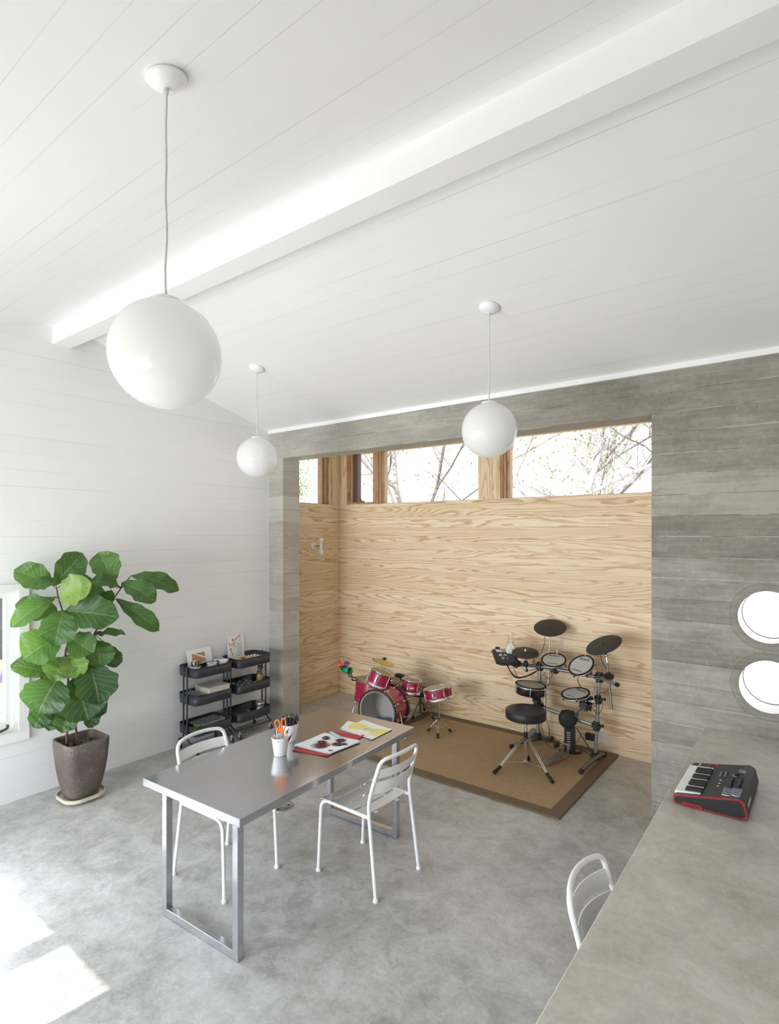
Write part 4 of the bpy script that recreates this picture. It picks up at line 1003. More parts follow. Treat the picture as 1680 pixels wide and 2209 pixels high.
# ================================================================== ROLLING CARTS
TRAYS = ((.752, .848), (.476, .573), (.170, .265))
CW, CL = .318, .462
def make_cart(name, label, x, y):
    t = thing(name, label, 'cart', (x, y, 0), 0, 'charcoal three tier carts')
    for z0, z1 in TRAYS:
        b = MB()
        def lp(w, d, r, z): return [(px, py, z) for px, py in rrect(w, d, r, 6)]
        b.loft([lp(CW - .03, CL - .03, .05, z0 + .003), lp(CW - .012, CL - .012, .056, z0), lp(CW - .004, CL - .004, .058, z0 + .006), lp(CW, CL, .06, z1), lp(CW - .003, CL - .003, .0585, z1), lp(CW - .007, CL - .007, .057, z0 + .008), lp(CW - .03, CL - .03, .05, z0 + .005), lp(.02, .02, .005, z0 + .005)], 'cart', True)
        b.tube([Vector((px, py, z1)) for px, py in rrect(CW, CL, .06, 6)], .0038, 'cart', 8, closed=True); b.build('tray', t)
    for s in (-1, 1):
        for q in (-1, 1):
            x0, y0 = q * .031, s * (CL / 2 + .010)
            b = MB(); b.tube(rounded([(x0, y0, .858), (x0, y0, .135), (q * .09, y0, .098), (q * .145, s * (CL / 2 - .01), .094)], .04, 5), .0088, 'cart', 10); b.build('post', t)
        b = MB()
        for z0, z1 in TRAYS:
            b.box((0, s * (CL / 2 + .006), (z0 + z1) / 2), (.062, .006, .08), 'cart'); b.cyl((0, s * (CL / 2 + .009), (z0 + z1) / 2), (0, s * (CL / 2 + .0125), (z0 + z1) / 2), .0045, 'chrome', n=10)
        b.build('bracket', t)
    for q in (-1, 1):
        b = MB(); b.cyl((q * .147, -CL / 2 + .01, .094), (q * .147, CL / 2 - .01, .094), .0088, 'cart'); b.build('base_rail', t)
        for s in (-1, 1):
            cx_, cy_ = q * .147, s * (CL / 2 - .02); dx = .014
            b = MB(); b.cyl((cx_, cy_, .085), (cx_, cy_, .060), .008, 'chrome', n=12)
            for e in (-1, 1): b.tube(smooth_path([(cx_, cy_ + e * .012, .064), (cx_ + .004, cy_ + e * .013, .045), (cx_ + dx, cy_ + e * .013, .026)]), .0042, 'chrome', 6)
            b.box((cx_, cy_, .064), (.020, .028, .005), 'chrome'); f = b.build('caster', t)
            b = MB(); b.lathe([(.006, -.0105), (.020, -.0105), (.0255, -.006), (.0255, .006), (.020, .0105), (.006, .0105)], (cx_ + dx, cy_, .0258), 'black', (0, 1, 0), 20); b.build('wheel', f)
    return t
CX_ = -5.087; CY1, CY2 = 3.512, 4.035
c1 = make_cart('utility_cart', 'charcoal three tier rolling cart by the white wall, nearer the plant', CX_, CY1)
dup(c1, (CX_, CY2, 0), 0, 'charcoal three tier rolling cart beside the concrete pillar', 'charcoal three tier carts')
def put(name, label, cat, b, loc, group=None):
    o = b.build(name); o.location = loc; return tag(o, label, cat, group)
ZT1, ZT2, ZT3 = .7575, .4815, .1755
def card(name, label, px, xt, xb, cat='picture'):
    P = [wx(px[0][0], px[0][1], xt), wx(px[1][0], px[1][1], xt), wx(px[2][0], px[2][1], xb), wx(px[3][0], px[3][1], xb)]
    c = sum(P, Vector()) / 4; t = thing(name, label, cat, c)
    b = MB(); n = (P[1] - P[0]).cross(P[3] - P[0]).normalized(); n = n if n.x > 0 else -n
    b.plate([p - c for p in P], n, .0025, 'paper'); b.build('card', t)
    def at(s, v, h=.003): q = P[0] * (1 - s) * (1 - v) + P[1] * s * (1 - v) + P[2] * s * v + P[3] * (1 - s) * v; return q - c + n * h
    return t, at, n
def photo_mat():
    n = NT('printed_ochre_picture'); a = n.noise(n.coord(), 55, 4, .7); b_ = n.noise(n.coord(), 18, 2)
    n.base(n.mix(n.ramp(b_, [(.45, 0), (.6, 1)]), n.ramp(a, [(.35, (.05, .03, .02)), (.48, (.42, .24, .08)), (.6, (.62, .45, .25))]), (.50, .22, .12)), .5); return n.m
M['photo'] = photo_mat()
t, at, n_ = card('matted_print', 'white matted print with a brown picture leaning on the wall above the left cart', [(400.8, 1405), (453.3, 1393.8), (458.7, 1424), (405.8, 1440)], -5.268, -5.215)
b = MB(); b.plate([at(.20, .27), at(.72, .27), at(.72, .93), at(.20, .93)], n_, .0005, 'photo'); b.build('picture', t)
t, at, n_ = card('drawing', 'child drawing of a red and green figure leaning on the wall above the right cart', [(489.8, 1374.8), (524.9, 1367), (527, 1421), (491, 1424)], -5.27, -5.225, 'drawing')
M['redorange'] = simple('red_orange_felt_pen', (.72, .12, .06), .7); M['limepen'] = simple('green_felt_pen', (.22, .55, .08), .7); M['bluepen'] = simple('blue_felt_pen', (.08, .38, .48), .7); M['maroon'] = simple('maroon_felt_pen', (.35, .03, .06), .7)
def ap(x, y, h=.003): return at((x - 840) / 232, (y - 135) / 305, h)
def stroke(b, pts, w, m): b.tube([ap(*p) for p in pts], w, m, 6)
b = MB(); stroke(b, [(1025, 140), (985, 160), (940, 188)], .0058, 'redorange'); stroke(b, [(905, 225), (875, 262), (858, 215)], .0042, 'redorange'); stroke(b, [(870, 310), (895, 292)], .007, 'redorange'); b.build('red_strokes', t)
b = MB(); stroke(b, [(915, 170), (916, 200)], .008, 'maroon'); b.build('head', t)
b = MB(); stroke(b, [(935, 205), (925, 235), (928, 275)], .0085, 'limepen'); b.build('green_strokes', t)
b = MB(); stroke(b, [(888, 320), (900, 355), (915, 385)], .0045, 'bluepen'); stroke(b, [(1015, 165), (1016, 215)], .003, 'bluepen'); b.build('blue_strokes', t)
b = MB()
for k in range(4):
    stroke(b, [(990 + 16 * k, 235 - 5 * k), (968 + 24 * k, 410)], .0008, 'ink')
for k in range(8): stroke(b, [(985 - k * 2, 255 + k * 20), (1052 - k, 240 + k * 22)], .0006, 'ink')
stroke(b, [(1000, 225), (915, 325)], .0008, 'ink'); b.build('pencil_lines', t)

def small_pail(name, label, x, y, z, h=.075, r=.044, cat='pail', grp='small white pails on the left cart', fill=None):
    t = thing(name, label, cat, (x, y, z), 0, grp)
    b = MB(); b.lathe([(r * .72, 0), (r * .76, .004), (r, h - .004), (r + .002, h), (r - .001, h), (r * .73, .006), (.0, .006)], (0, 0, 0), 'enamel', n=28); b.build('bucket', t)
    pts = [Vector((r * math.cos(PI * i / 12), r * math.sin(PI * i / 12) * -.75, h - .004 + r * .75 * math.sin(PI * i / 12))) for i in range(13)]
    b = MB(); b.tube(pts, .0013, 'enamel', 6); b.build('handle', t)
    return t
ztop = .848
def cpt(u, v, x): return wx(u, v, x)
q = cpt(421, 1434, -5.02); small_pail('small_pail', 'small white pail of dark markers at the near end of the left cart', q.x, q.y, ZT1, .102, .052)
q2 = q
q = cpt(414, 1432, -5.10); small_pail('small_pail', 'small white pail of paint tubes by the glue bottle on the left cart', q.x, q.y, ZT1, .090, .040); q3 = q
q = cpt(457, 1429, -5.02); small_pail('small_pail', 'small white pail holding blue scissors in the middle of the left cart', q.x, q.y, ZT1, .102, .052); q4 = q
q = cpt(489, 1427, -5.00); small_pail('small_pail', 'small white pail at the far end of the left cart', q.x - .012, min(q.y, CY1 + CL / 2 - .072), ZT1, .112, .052); q5 = q
for i in range(7):
    a = i * 2.4; x, y = .018 * math.cos(a) * (i > 0), .018 * math.sin(a) * (i > 0)
    stick('marker', 'short dark marker in the small white pail at the near end of the left cart', 'marker', (q2.x + x, q2.y + y, ZT1 + .008), (x * 1.2, y * 1.2, .1), [('barrel', 0, .10, .0065, .0065, ('black', 'lime', 'cream')[i % 3]), ('cap', .1005, .142, .0078, .003, 'black')], 'markers on the left cart')
for i, m in enumerate(('teal', 'black', 'cream', 'black')):
    a = i * 1.7; stick('paint_tube', 'small paint tube in the pail by the glue bottle on the left cart', 'paint tube', (q3.x + .012 * math.cos(a), q3.y + .012 * math.sin(a), ZT1 + .008), (.02 * math.cos(a), .02 * math.sin(a), .1), [('tube_body', 0, .09, .007, .009, m), ('cap', .0905, .105, .005, .005, 'white')], 'paint tubes on the left cart')
t = thing('small_scissors', 'blue handled scissors in the small white pail on the left cart', 'scissors', (q4.x, q4.y, ZT1 + .05))
for s in (-1, 1):
    b = MB(); b.tube([Vector((0, s * (.014 + .012 * math.cos(2 * PI * i / 14)), .055 + .018 * math.sin(2 * PI * i / 14))) for i in range(14)], .0038, 'blue', 8, closed=True); b.build('handle', t)
    b = MB(); b.tube([(0, s * .012, .037), (0, -s * .006, -.03)], [.004, .002], 'silver', 6); b.build('blade', t)
q = cpt(420.5, 1425, -5.14); t = thing('glue_bottle', 'white glue bottle with an orange tip on the left cart', 'bottle', (q.x, q.y, ZT1))
b = MB(); b.lathe([(.024, 0), (.027, .004), (.027, .085), (.022, .1), (.011, .108), (.011, .112)], (0, 0, 0), 'enamel', n=20); b.build('bottle', t)
b = MB(); b.lathe([(.0275, .03), (.0275, .075)], (0, 0, 0), 'blue', n=20, cap=(False, False)); b.build('paper_label', t)
b = MB(); b.lathe([(.015, .1125), (.015, .126), (.010, .130)], (0, 0, 0), 'enamel', n=16); b.build('cap', t)
b = MB(); b.lathe([(.0065, .1305), (.0055, .142), (.003, .156)], (0, 0, 0), 'orange', n=12); b.build('tip', t)
q = cpt(466, 1429, -5.12); t = thing('glass_jar', 'squat glass jar with a metal lid on the far half of the left cart', 'jar', (q.x, q.y, ZT1))
b = MB(); b.lathe([(.036, 0), (.042, .006), (.042, .085), (.038, .095)], (0, 0, 0), 'clearplastic', n=28); b.build('jar_body', t)
b = MB(); b.lathe([(.042, .0955), (.042, .112), (.034, .114), (0, .112)], (0, 0, 0), 'silver', n=28); b.build('lid', t)
# middle tray of the left cart
t = thing('storage_box', 'opaque cream plastic box lying in the middle tray of the left cart', 'box', (CX_ + .014, CY1 + .070, ZT2))
b = MB(); b.box((0, 0, .064), (.24, .26, .128), 'cream', bev=.006); b.build('box_body', t)
b = MB(); b.box((0, 0, .134), (.248, .268, .010), 'cream', bev=.004); b.build('lid', t)
t = thing('clear_box', 'clear plastic box with a handle in the middle tray of the left cart', 'box', (CX_, CY1 - .135, ZT2))
b = MB(); b.box((0, 0, .045), (.22, .12, .09), 'clearplastic', bev=.005); b.build('box_body', t)
b = MB(); b.tube(rounded([(-.03, -.03, .092), (-.03, -.03, .135), (-.03, .05, .135), (-.03, .05, .092)], .015), .006, 'clearplastic', 8); b.build('handle', t)
b = MB(); b.box((.03, 0, .01), (.12, .08, .012), 'tan', bev=.002); b.box((.02, .02, .02), (.05, .05, .008), 'orange2', bev=.002); tag(b.build('contents', t), kind=None)
# lower tray of the left cart
t = thing('clip_case', 'flat clear case with lime green clips in the bottom tray of the left cart', 'box', (CX_ - .01, CY1 + .02, ZT3), math.radians(3))
b = MB(); b.box((0, 0, .04), (.20, .32, .08), 'clearplastic', bev=.006); b.build('box_body', t)
for s in (-1, 1): b = MB(); b.box((.04, s * .164, .066), (.07, .012, .03), 'lime', bev=.003); b.build('clip', t)
b = MB(); b.box((0, 0, .02), (.17, .28, .03), 'grey', bev=.003); b.build('contents', t)
t = thing('glitter_tray', 'teal craft packet at the front of the bottom tray of the left cart', 'packet', (CX_ + .118, CY1 + .03, ZT3))
b = MB(); b.box((0, 0, .04), (.028, .26, .078), 'teal', bev=.008); b.build('packet', t)
# right cart, top tray
t = thing('wooden_board', 'small tan wooden piece on the top tray of the right cart', 'wood', (CX_ + .04, CY2 - .09, ZT1 + .002), math.radians(12))
b = MB(); b.box((0, 0, .068), (.15, .17, .012), 'tan', bev=.004, R=Matrix.Rotation(.12, 4, 'X')); b.build('board', t)
b = MB(); b.box((0, 0, .03), (.14, .16, .05), 'darkbrown', bev=.004); b.build('base', t)
b = MB(); b.box((.01, .0, .078), (.03, .06, .004), 'black'); b.build('stain', t)
for i in range(9):
    x, y = CX_ + (-.02, .03, .08)[i % 3], CY2 + .04 + (i // 3) * .042
    t = thing('paint_bottle', 'small paint bottle with a white cap in the top tray of the right cart', 'bottle', (x, y, ZT1), 0, 'white capped paint bottles')
    b = MB(); b.lathe([(.014, 0), (.0155, .003), (.0155, .05), (.010, .058)], (0, 0, 0), ('darkbrown', 'teal', 'cream')[i % 3], n=14); b.build('bottle', t)
    b = MB(); b.lathe([(.0125, .0585), (.013, .074), (.011, .076), (0, .076)], (0, 0, 0), 'enamel', n=14); b.build('cap', t)
# right cart, middle tray
q = cpt(560, 1472, -5.03); t = thing('spray_bottle', 'brown spray bottle with a gold label in the middle tray of the right cart', 'bottle', (q.x, q.y, ZT2))
b = MB(); b.lathe([(.032, 0), (.036, .005), (.036, .14), (.030, .165), (.018, .185), (.018, .20)], (0, 0, 0), 'brownglass', n=24); b.build('bottle', t)
b = MB(); b.lathe([(.0368, .04), (.0368, .135)], (0, 0, 0), 'gold', n=24, cap=(False, False)); b.build('paper_label', t)
b = MB(); b.lathe([(.019, .2005), (.021, .215), (.024, .232), (.02, .235)], (0, 0, 0), 'darkbrown', n=16); b.build('nozzle', t)
q = cpt(575, 1468, -5.03); t = thing('spray_can', 'silver spray can with a clear cap in the middle tray of the right cart', 'can', (q.x - .01, min(q.y, CY2 + CL / 2 - .052), ZT2))
b = MB(); b.lathe([(.032, 0), (.034, .004), (.034, .15), (.030, .162), (.016, .168)], (0, 0, 0), 'silver', n=24); b.build('can', t)
b = MB(); b.lathe([(.031, .1625), (.030, .205), (0, .207)], (0, 0, 0), 'clearplastic', n=24); b.build('cap', t)
b = MB(); b.cyl((0, 0, .1685), (0, 0, .19), .008, 'enamel'); b.build('nozzle', t)
for i in range(18):
    r_ = random.Random(i); x = CX_ + (-.06, .02, .10)[i % 3]; y = CY2 - .185 + (i // 3) * .044; m = ('darkbrown', 'brownglass', 'darkbrown', 'gold', 'blue', 'cream')[i % 6]
    b = MB(); b.lathe([(.015, 0), (.020, .004), (.020, .070), (.014, .080), (0, .081)], (0, 0, 0), m, n=12)
    put('bead_jar', 'small dark jar of beads in the middle tray of the right cart', 'jar', b, (x, y, ZT2), 'bead jars in the middle tray')
# right cart, bottom tray
q = cpt(561, 1524, -5.03); t = thing('glass_jar', 'big clear glass jar with a silver lid in the bottom tray of the right cart', 'jar', (q.x, q.y, ZT3))
b = MB(); b.lathe([(.052, 0), (.062, .01), (.062, .06), (.046, .092), (.043, .1)], (0, 0, 0), 'clearplastic', n=32); b.build('jar_body', t)
b = MB(); b.lathe([(.048, .1005), (.050, .104), (.050, .128), (.044, .132), (0, .131)], (0, 0, 0), 'silver', n=32); b.build('lid', t)
b = MB(); b.lathe([(.0, .012), (.055, .012), (.052, .035), (0, .04)], (0, 0, 0), 'darkbrown', n=20); b.build('contents', t)
for i in range(2):
    b = MB(); b.box((0, 0, .035), (.075, .20, .068), 'darkbrown', bev=.02); b.box((.0, .098, .05), (.05, .03, .03), 'teal' if i == 0 else 'tan', bev=.004)
    put('tool_roll', ('brown leather tool roll with a teal end', 'brown leather tool roll with a tan end')[i] + ' in the bottom tray of the right cart', 'tool roll', b, (CX_ + .02 + .082 * i, CY2 - .10 + .02 * i, ZT3))
b = MB(); b.box((0, 0, .035), (.06, .07, .055), 'lcd', bev=.004); put('small_box', 'little grey mesh box in the bottom tray of the right cart', 'box', b, (CX_ + .10, CY2 + .055, ZT3))

# ================================================================== RED DRUM KIT
Rv = Vector((C_, S_, 0)); Fv = Vector((-S_, C_, 0)); Zv = Vector((0, 0, 1))
def lug(b, p, ax, out, L, m='chrome', w=.012):
    x = ax.normalized(); o_ = out.normalized(); s = x.cross(o_)
    R = Matrix((s, o_, x)).transposed().to_4x4(); b.box(p, (w, .012, L), m, R=R, bev=.003)
def drum(t, c0, ax, r, h, lugs=6, head='skin_head', hoopm='chrome', a0=0.0, rods=True, x0=None):
    """shell from c0 along ax; heads, hoops, lugs as parts of t (local coordinates)"""
    ax = ax.normalized(); x, y, _ = frame_of(ax, x0)
    b = MB(); b.lathe([(r, .008), (r, h - .008)], c0, 'red', ax, 48, cap=(False, False)); b.build('shell', t)
    for e, z in (('top', h), ('bottom', 0)):
        s = 1 if z else -1; b = MB()
        b.lathe([(r + .001, z - s * .022), (r + .007, z - s * .020), (r + .007, z - s * .002), (r + .011, z + s * .004), (r + .004, z + s * .006), (r - .002, z + s * .001)], c0, hoopm, ax, 48, cap=(False, False)); b.build('hoop', t)
        b = MB(); b.lathe([(r - .001, z - s * .002), (r * .72, z - s * .002), (r * .70, z - s * .0025), (0, z - s * .0025)], c0, head, ax, 48, cap=(False, True)); b.build('drum_head', t)
    for i in range(lugs):
        a = a0 + 2 * PI * i / lugs; d = x * math.cos(a) + y * math.sin(a); b = MB()
        p = Vector(c0) + ax * (h / 2) + d * (r + .008); lug(b, p, ax, d, min(.055, h * .42), w=.018)
        if rods: b.cyl(Vector(c0) + ax * .01 + d * (r + .011), Vector(c0) + ax * (h - .01) + d * (r + .011), .0028, 'chrome', n=8)
        b.build('lug', t)
    return x, y
# bass drum
D0 = 6.13; FC = wd(813, 1541, D0); FC.z = .2555 + FZ
dh = ray(813, 1541); dh.z = 0; dh.normalize(); nb_ = (-dh * math.cos(math.radians(31)) - Rv * math.sin(math.radians(31))).normalized()
bd = thing('bass_drum', 'red toy-size bass drum with a clear front head, two small toms mounted on it', 'drum', (FC.x, FC.y, FZ)); LC = Vector((0, 0, FC.z - FZ))
r = .222; DP = .31; ax = -nb_; bx1, by1, _ = frame_of(ax)
b = MB(); b.lathe([(r, .02), (r, DP - .02)], LC, 'red', ax, 64, cap=(False, False)); b.build('shell', bd)
b = MB(); b.lathe([(r - .005, .004), (r - .005, DP - .002)], LC, 'mesh_head', ax, 64, cap=(False, False)); b.build('shell_lining', bd)
for z in (0, DP):
    b = MB(); s = 1 if z else -1
    b.lathe([(r + .004, z - s * .030), (r + .016, z - s * .028), (r + .018, z + s * .006), (r + .004, z + s * .010), (r - .006, z + s * .006)], LC, 'black', ax, 64, cap=(False, False)); b.build('hoop', bd)
    b = MB(); b.lathe([(r + .0185, z - s * .018), (r + .0185, z - s * .011)], LC, 'chrome', ax, 64, cap=(False, False)); b.lathe([(r - .006, z + s * .005), (r - .016, z + s * .003)], LC, 'woodhoop', ax, 64, cap=(False, False)); b.build('hoop_inlay', bd)
b = MB(); b.lathe([(r - .008, -.001), (0, -.0012)], LC, 'clearhead', ax, 64, cap=(False, True)); b.build('front_head', bd)
b = MB(); b.lathe([(r - .004, DP), (0, DP + .0006)], LC, 'mesh_head', ax, 64, cap=(False, True)); b.build('rear_head', bd)
for i in range(8):
    a = PI / 8 + 2 * PI * i / 8; d = bx1 * math.cos(a) + by1 * math.sin(a)
    for z in (.085, DP - .085): b = MB(); lug(b, LC + ax * z + d * (r + .005), ax, d, .03, w=.022); b.build('lug', bd)
    for z, s in ((-.004, 1), (DP + .004, -1)):
        b = MB(); p = LC + ax * z + d * (r + .022); b.cyl(p, p + ax * s * .10, .0028, 'chrome', n=8); lug(b, p + ax * s * .014, ax, d, .026, w=.014); b.build('claw', bd)
def L(p): return p - Vector((FC.x, FC.y, FZ))
topc = LC + ax * (DP * .5) + Zv * r
b = MB(); b.box(topc + Zv * .008, (.06, .05, .02), 'chrome', bev=.005, rz=ANG); b.build('tom_mount', bd)
# tom 1 and tom 2 carried on the bass drum
T1t, T1b = wd(825, 1449, 6.34), wd(814, 1477.5, 6.34); T1a = (T1t - T1b).normalized()
T2t, T2b = wd(889, 1466, 6.45), wd(885, 1493.5, 6.45); T2a = (T2t - T2b).normalized()
def subdrum(nm, cb, ax_, r, h, lugs, a0):
    e = bpy.data.objects.new(nm, None); COL.objects.link(e); e.parent = bd; 
    drum(e, L(cb), ax_, r, h, lugs, 'skin_head', 'chrome', a0); return e
subdrum('rack_tom', T1b, T1a + Fv * .03, .126, .155, 6, .35); subdrum('rack_tom', T2b, T2a + Fv * .03, .106, .142, 6, .25)
jt = L(wd(844, 1468.5, 6.30))
for du, p1 in ((833, (833.5, 1462)), (843, (844, 1468))):
    b = MB(); b.cyl(topc + Rv * (.0 if du == 843 else -.03) + Zv * .01, L(wd(p1[0], p1[1], 6.31)), .0062, 'chrome', n=12); b.build('mount_post', bd)
b = MB(); b.sph(jt, .016, 'chrome', n=16, k=10); b.cyl(jt, L(T2b) + T2a * .08 - Rv * .11, .0062, 'chrome', n=12); b.build('mount_arm', bd)
b = MB(); q = L(wd(834, 1460, 6.30)); b.sph(q, .017, 'chrome', n=14, k=8); b.cyl(q, L(T1b) + T1a * .08 + Rv * .10, .0062, 'chrome', n=12); b.build('mount_arm', bd)
b = MB(); pl = L(T2b) + T2a * .075 - (Fv + Rv * -.0).normalized() * .108; b.box(pl, (.045, .003, .020), 'plate', rz=ANG); b.build('badge', bd)
# cymbal on its rod
CYc = wd(827.5, 1426, 6.12); rod0 = topc - Rv * .09 - ax * .09 - Zv * .03
b = MB(); b.cyl(rod0, L(CYc) + Zv * .02, .0042, 'chrome', n=10); b.sph(rod0 + Zv * .03, .012, 'chrome', n=12, k=8); b.build('cymbal_rod', bd)
ncy = facing(827, 1426, .24, -16)
b = MB(); b.lathe([(.0, .018), (.016, .016), (.028, .004), (.080, -.006), (.124, -.014), (.124, -.0155), (.080, -.0075), (.028, .002), (0, .002)], L(CYc), 'brass', ncy, 56); b.build('cymbal', bd)
b = MB(); b.cyl(L(CYc) + ncy * .014, L(CYc) + ncy * .026, .016, 'rubber'); b.cyl(L(CYc) + ncy * .026, L(CYc) + ncy * .042, .006, 'black'); b.box(L(CYc) + ncy * .030, (.050, .008, .012), 'black', bev=.003, rz=ANG); b.build('wing_nut', bd)
for s in (-1, 1):
    b = MB(); side = bx1 if abs(bx1.z) < .5 else by1; side = Vector((side.x, side.y, 0)).normalized()
    p = LC + ax * .10 + side * s * (r + .004); e_ = LC - ax * -.02 + side * s * (r + .12); e_.z = .006
    b.cyl(p, e_, .0055, 'chrome', n=10); b.sph(e_, .007, 'rubber', n=10, k=6); b.build('spur', bd)
b = MB(); P = []
for i in range(9):
    for j in range(9):
        u_, v_ = i / 8 * 2 - 1, j / 8; hh = .075 * (1 - abs(u_) ** 1.6) + .02 * mnoise.noise(Vector((u_ * 3, v_ * 3, 2)))
        base = LC + ax * (.03 + .24 * v_) + (bx1 if abs(bx1.z) < .5 else by1) * (u_ * .15)
        zb = LC.z - math.sqrt(max(.001, (r - .006) ** 2 - (u_ * .15) ** 2)); P.append(Vector((base.x, base.y, zb + max(.004, hh))))
b.add(P, [(i * 9 + j, (i + 1) * 9 + j, (i + 1) * 9 + j + 1, i * 9 + j + 1) for i in range(8) for j in range(8)], 'bluecloth', True); o = b.build('damping_cloth'); o.location = (FC.x, FC.y, FZ); tag(o, 'crumpled blue patterned cloth lying inside the red bass drum', 'cloth')

# floor tom
Ft, Fb_ = wd(806, 1466, 6.88), wd(800.5, 1515, 6.84); fa = (Ft - Fb_).normalized() - Fv * .10; fa.normalize()
ft = thing('floor_tom', 'red floor tom on thin legs at the left of the small drum kit', 'drum', (Fb_.x, Fb_.y, 0)); o_ = Vector((Fb_.x, Fb_.y, 0))
fx, fy = drum(ft, Fb_ - o_, fa, .212, .275, 6, 'skin_head', 'chrome', .55, rods=False)
for a in (.15, 2.3, 4.3):
    d = Vector((math.cos(a), math.sin(a), 0)); p = Fb_ - o_ + d * .225
    if a == 2.3: pass
    b = MB(); b.tube([p + Zv * .10, p - Zv * .02, Vector((p.x, p.y, 0)) + d * .05 + Zv * .012], .0048, 'chrome', 8); b.sph(Vector((p.x, p.y, .010)) + d * .05, .009, 'rubber', n=10, k=6); b.build('leg', ft)
    b = MB(); b.box(p + Zv * .03, (.02, .02, .035), 'chrome', bev=.004); b.build('leg_bracket', ft)
# cowbell with coloured clappers clamped to the floor tom
def cw(x, y, dd=0): return wd(715 + x / 11.2, 1405 + y / 11.2, 6.75 + dd)
cb0 = cw(385, 470); cbt = thing('cowbell', 'green plastic cowbell with orange and purple clappers clamped beside the floor tom', 'cowbell', cb0)
def l2(p): return p - cb0
ca, cb_ = cw(275, 425, .05), cw(450, 478, -.05)
b = MB(); axc = (cb_ - ca); n_l = axc.length; ad_ = axc.normalized()
b.lathe([(.028, 0), (.033, .004), (.042, n_l), (.040, n_l), (.030, .006), (0, .006)], l2(ca), 'green', ad_, 28); b.build('bell', cbt)
for nm, c, m in (('clapper', (197, 315), 'orange2'), ('clapper', (368, 305), 'purple')):
    b = MB(); nn = facing(740, 1430, .6, 10); b.lathe([(.036, 0), (.036, .008), (0, .010)], l2(cw(*c)), m, nn, 24); b.build(nm, cbt)
b = MB(); b.tube([l2(cw(180, 355)), l2(cw(270, 370)), l2(cw(370, 345))], .012, 'black', 8); b.tube([l2(cw(225, 440)), l2(cw(265, 380))], .008, 'black', 8); b.build('clamp', cbt)
b = MB(); b.cyl(l2(cw(270, 380)), l2(cw(250, 170)), .0058, 'chrome'); b.build('rod', cbt)
b = MB(); b.tube([l2(cw(462, 495)), l2(cw(490, 600)), l2(cw(500, 700)), l2(cw(600, 700, .06))], .008, 'black', 8); b.tube([l2(cw(400, 500)), l2(cw(425, 610)), l2(cw(600, 640, .06))], .007, 'black', 8); b.sph(l2(cw(370, 610)), .010, 'chrome', n=10, k=8); b.cyl(l2(cw(480, 545)), l2(cw(480, 640)), .0045, 'chrome'); b.build('bracket', cbt)

# snare on its stand
St, Sb = wd(943, 1481.5, 6.2), wd(948, 1506.5, 6.2); sa = ((St - Sb).normalized() + Fv * .12).normalized()
base = Vector((-3.345, 5.25, FZ)); sn = thing('snare_drum', 'red snare drum resting on a chrome tripod stand at the right of the small kit', 'drum', Sb)
drum(sn, Vector((0, 0, 0)), sa, .154, .118, 8, 'mesh_head', 'chrome', .2, rods=True)
b = MB(); q = sa.cross(Fv).normalized(); b.box(sa * .05 - Fv * .160 - Rv * .055, (.045, .012, .03), 'chrome', bev=.003, rz=ANG); b.build('strainer', sn)
st = thing('snare_stand', 'chrome tripod stand with black rubber feet holding the red snare drum', 'stand', (base.x, base.y, FZ)); O = Vector((base.x, base.y, FZ))
tp = Sb - O - Zv * .035
b = MB(); b.cyl((0, 0, .06), (tp.x, tp.y, tp.z), .0085, 'chrome', .0075); b.cyl((0, 0, .13), (0, 0, .165), .014, 'black'); b.cyl(tp * .86, tp * .93, .013, 'chrome'); b.build('pole', st)
for k in range(3):
    a = ANG + .5 + k * 2 * PI / 3; d = Vector((math.cos(a), math.sin(a), 0)); d = (d - sa * d.dot(sa)).normalized()
    e_ = Sb - O + d * .150 - sa * .012; b = MB(); b.tube([tp, (tp + e_) / 2 - sa * .012, e_, e_ + sa * .02], .0055, 'chrome', 8); b.sph(e_ + sa * .014, .011, 'black', n=10, k=6); b.build('basket_arm', st)
for fp in (wz(923, 1579, FZ), wz(973, 1581, FZ), wz(944, 1594, FZ)):
    e_ = fp - O; e_.z = 0; j = Vector((0, 0, .155)); b = MB(); b.tube([j, e_ * .55 + Zv * .09, e_ * .9 + Zv * .028], .005, 'chrome', 8); b.cyl(e_ * .45 + Zv * .07, (0, 0, .055), .003, 'chrome'); l_ = b.build('leg', st)
    b = MB(); b.cyl(e_ * .80 + Zv * .042, e_ * 1.0 + Zv * .012, .012, 'rubber', .015); b.build('rubber_foot', l_)
# small throne behind the toms
tc = wz(912, 1542, FZ); tc.y = min(tc.y, 5.60); th = thing('drum_throne', 'small black padded throne behind the red toms against the pine wall', 'stool', (tc.x, tc.y, FZ)); O2 = Vector((tc.x, tc.y, FZ))
b = MB(); b.lathe([(.0, .262), (.135, .262), (.150, .270), (.154, .290), (.150, .312), (.13, .322), (0, .322)], (0, 0, 0), 'vinyl', n=40); b.build('seat', th)
b = MB(); b.cyl((0, 0, .03), (0, 0, .262), .013, 'darkalu'); b.cyl((0, 0, .15), (0, 0, .19), .020, 'darkalu'); b.build('pole', th)
for fp in (wz(889, 1553, FZ), wz(940, 1555, FZ), wz(917, 1533, FZ)):
    e_ = fp - O2; e_.z = 0; e_ = e_.normalized() * min(e_.length, .22); e_.y = min(e_.y, 5.79 - O2.y)
    b = MB(); b.tube([(0, 0, .185), e_ * .5 + Zv * .12, e_ * .92 + Zv * .022], .007, 'darkalu', 8); b.cyl(e_ * .5 + Zv * .05, (0, 0, .05), .004, 'darkalu'); l_ = b.build('leg', th)
    b = MB(); b.cyl(e_ * .84 + Zv * .045, e_ * 1.0 + Zv * .013, .012, 'rubber', .015); b.build('rubber_foot', l_)
bp = wd(862, 1457.5, 6.72) - O2
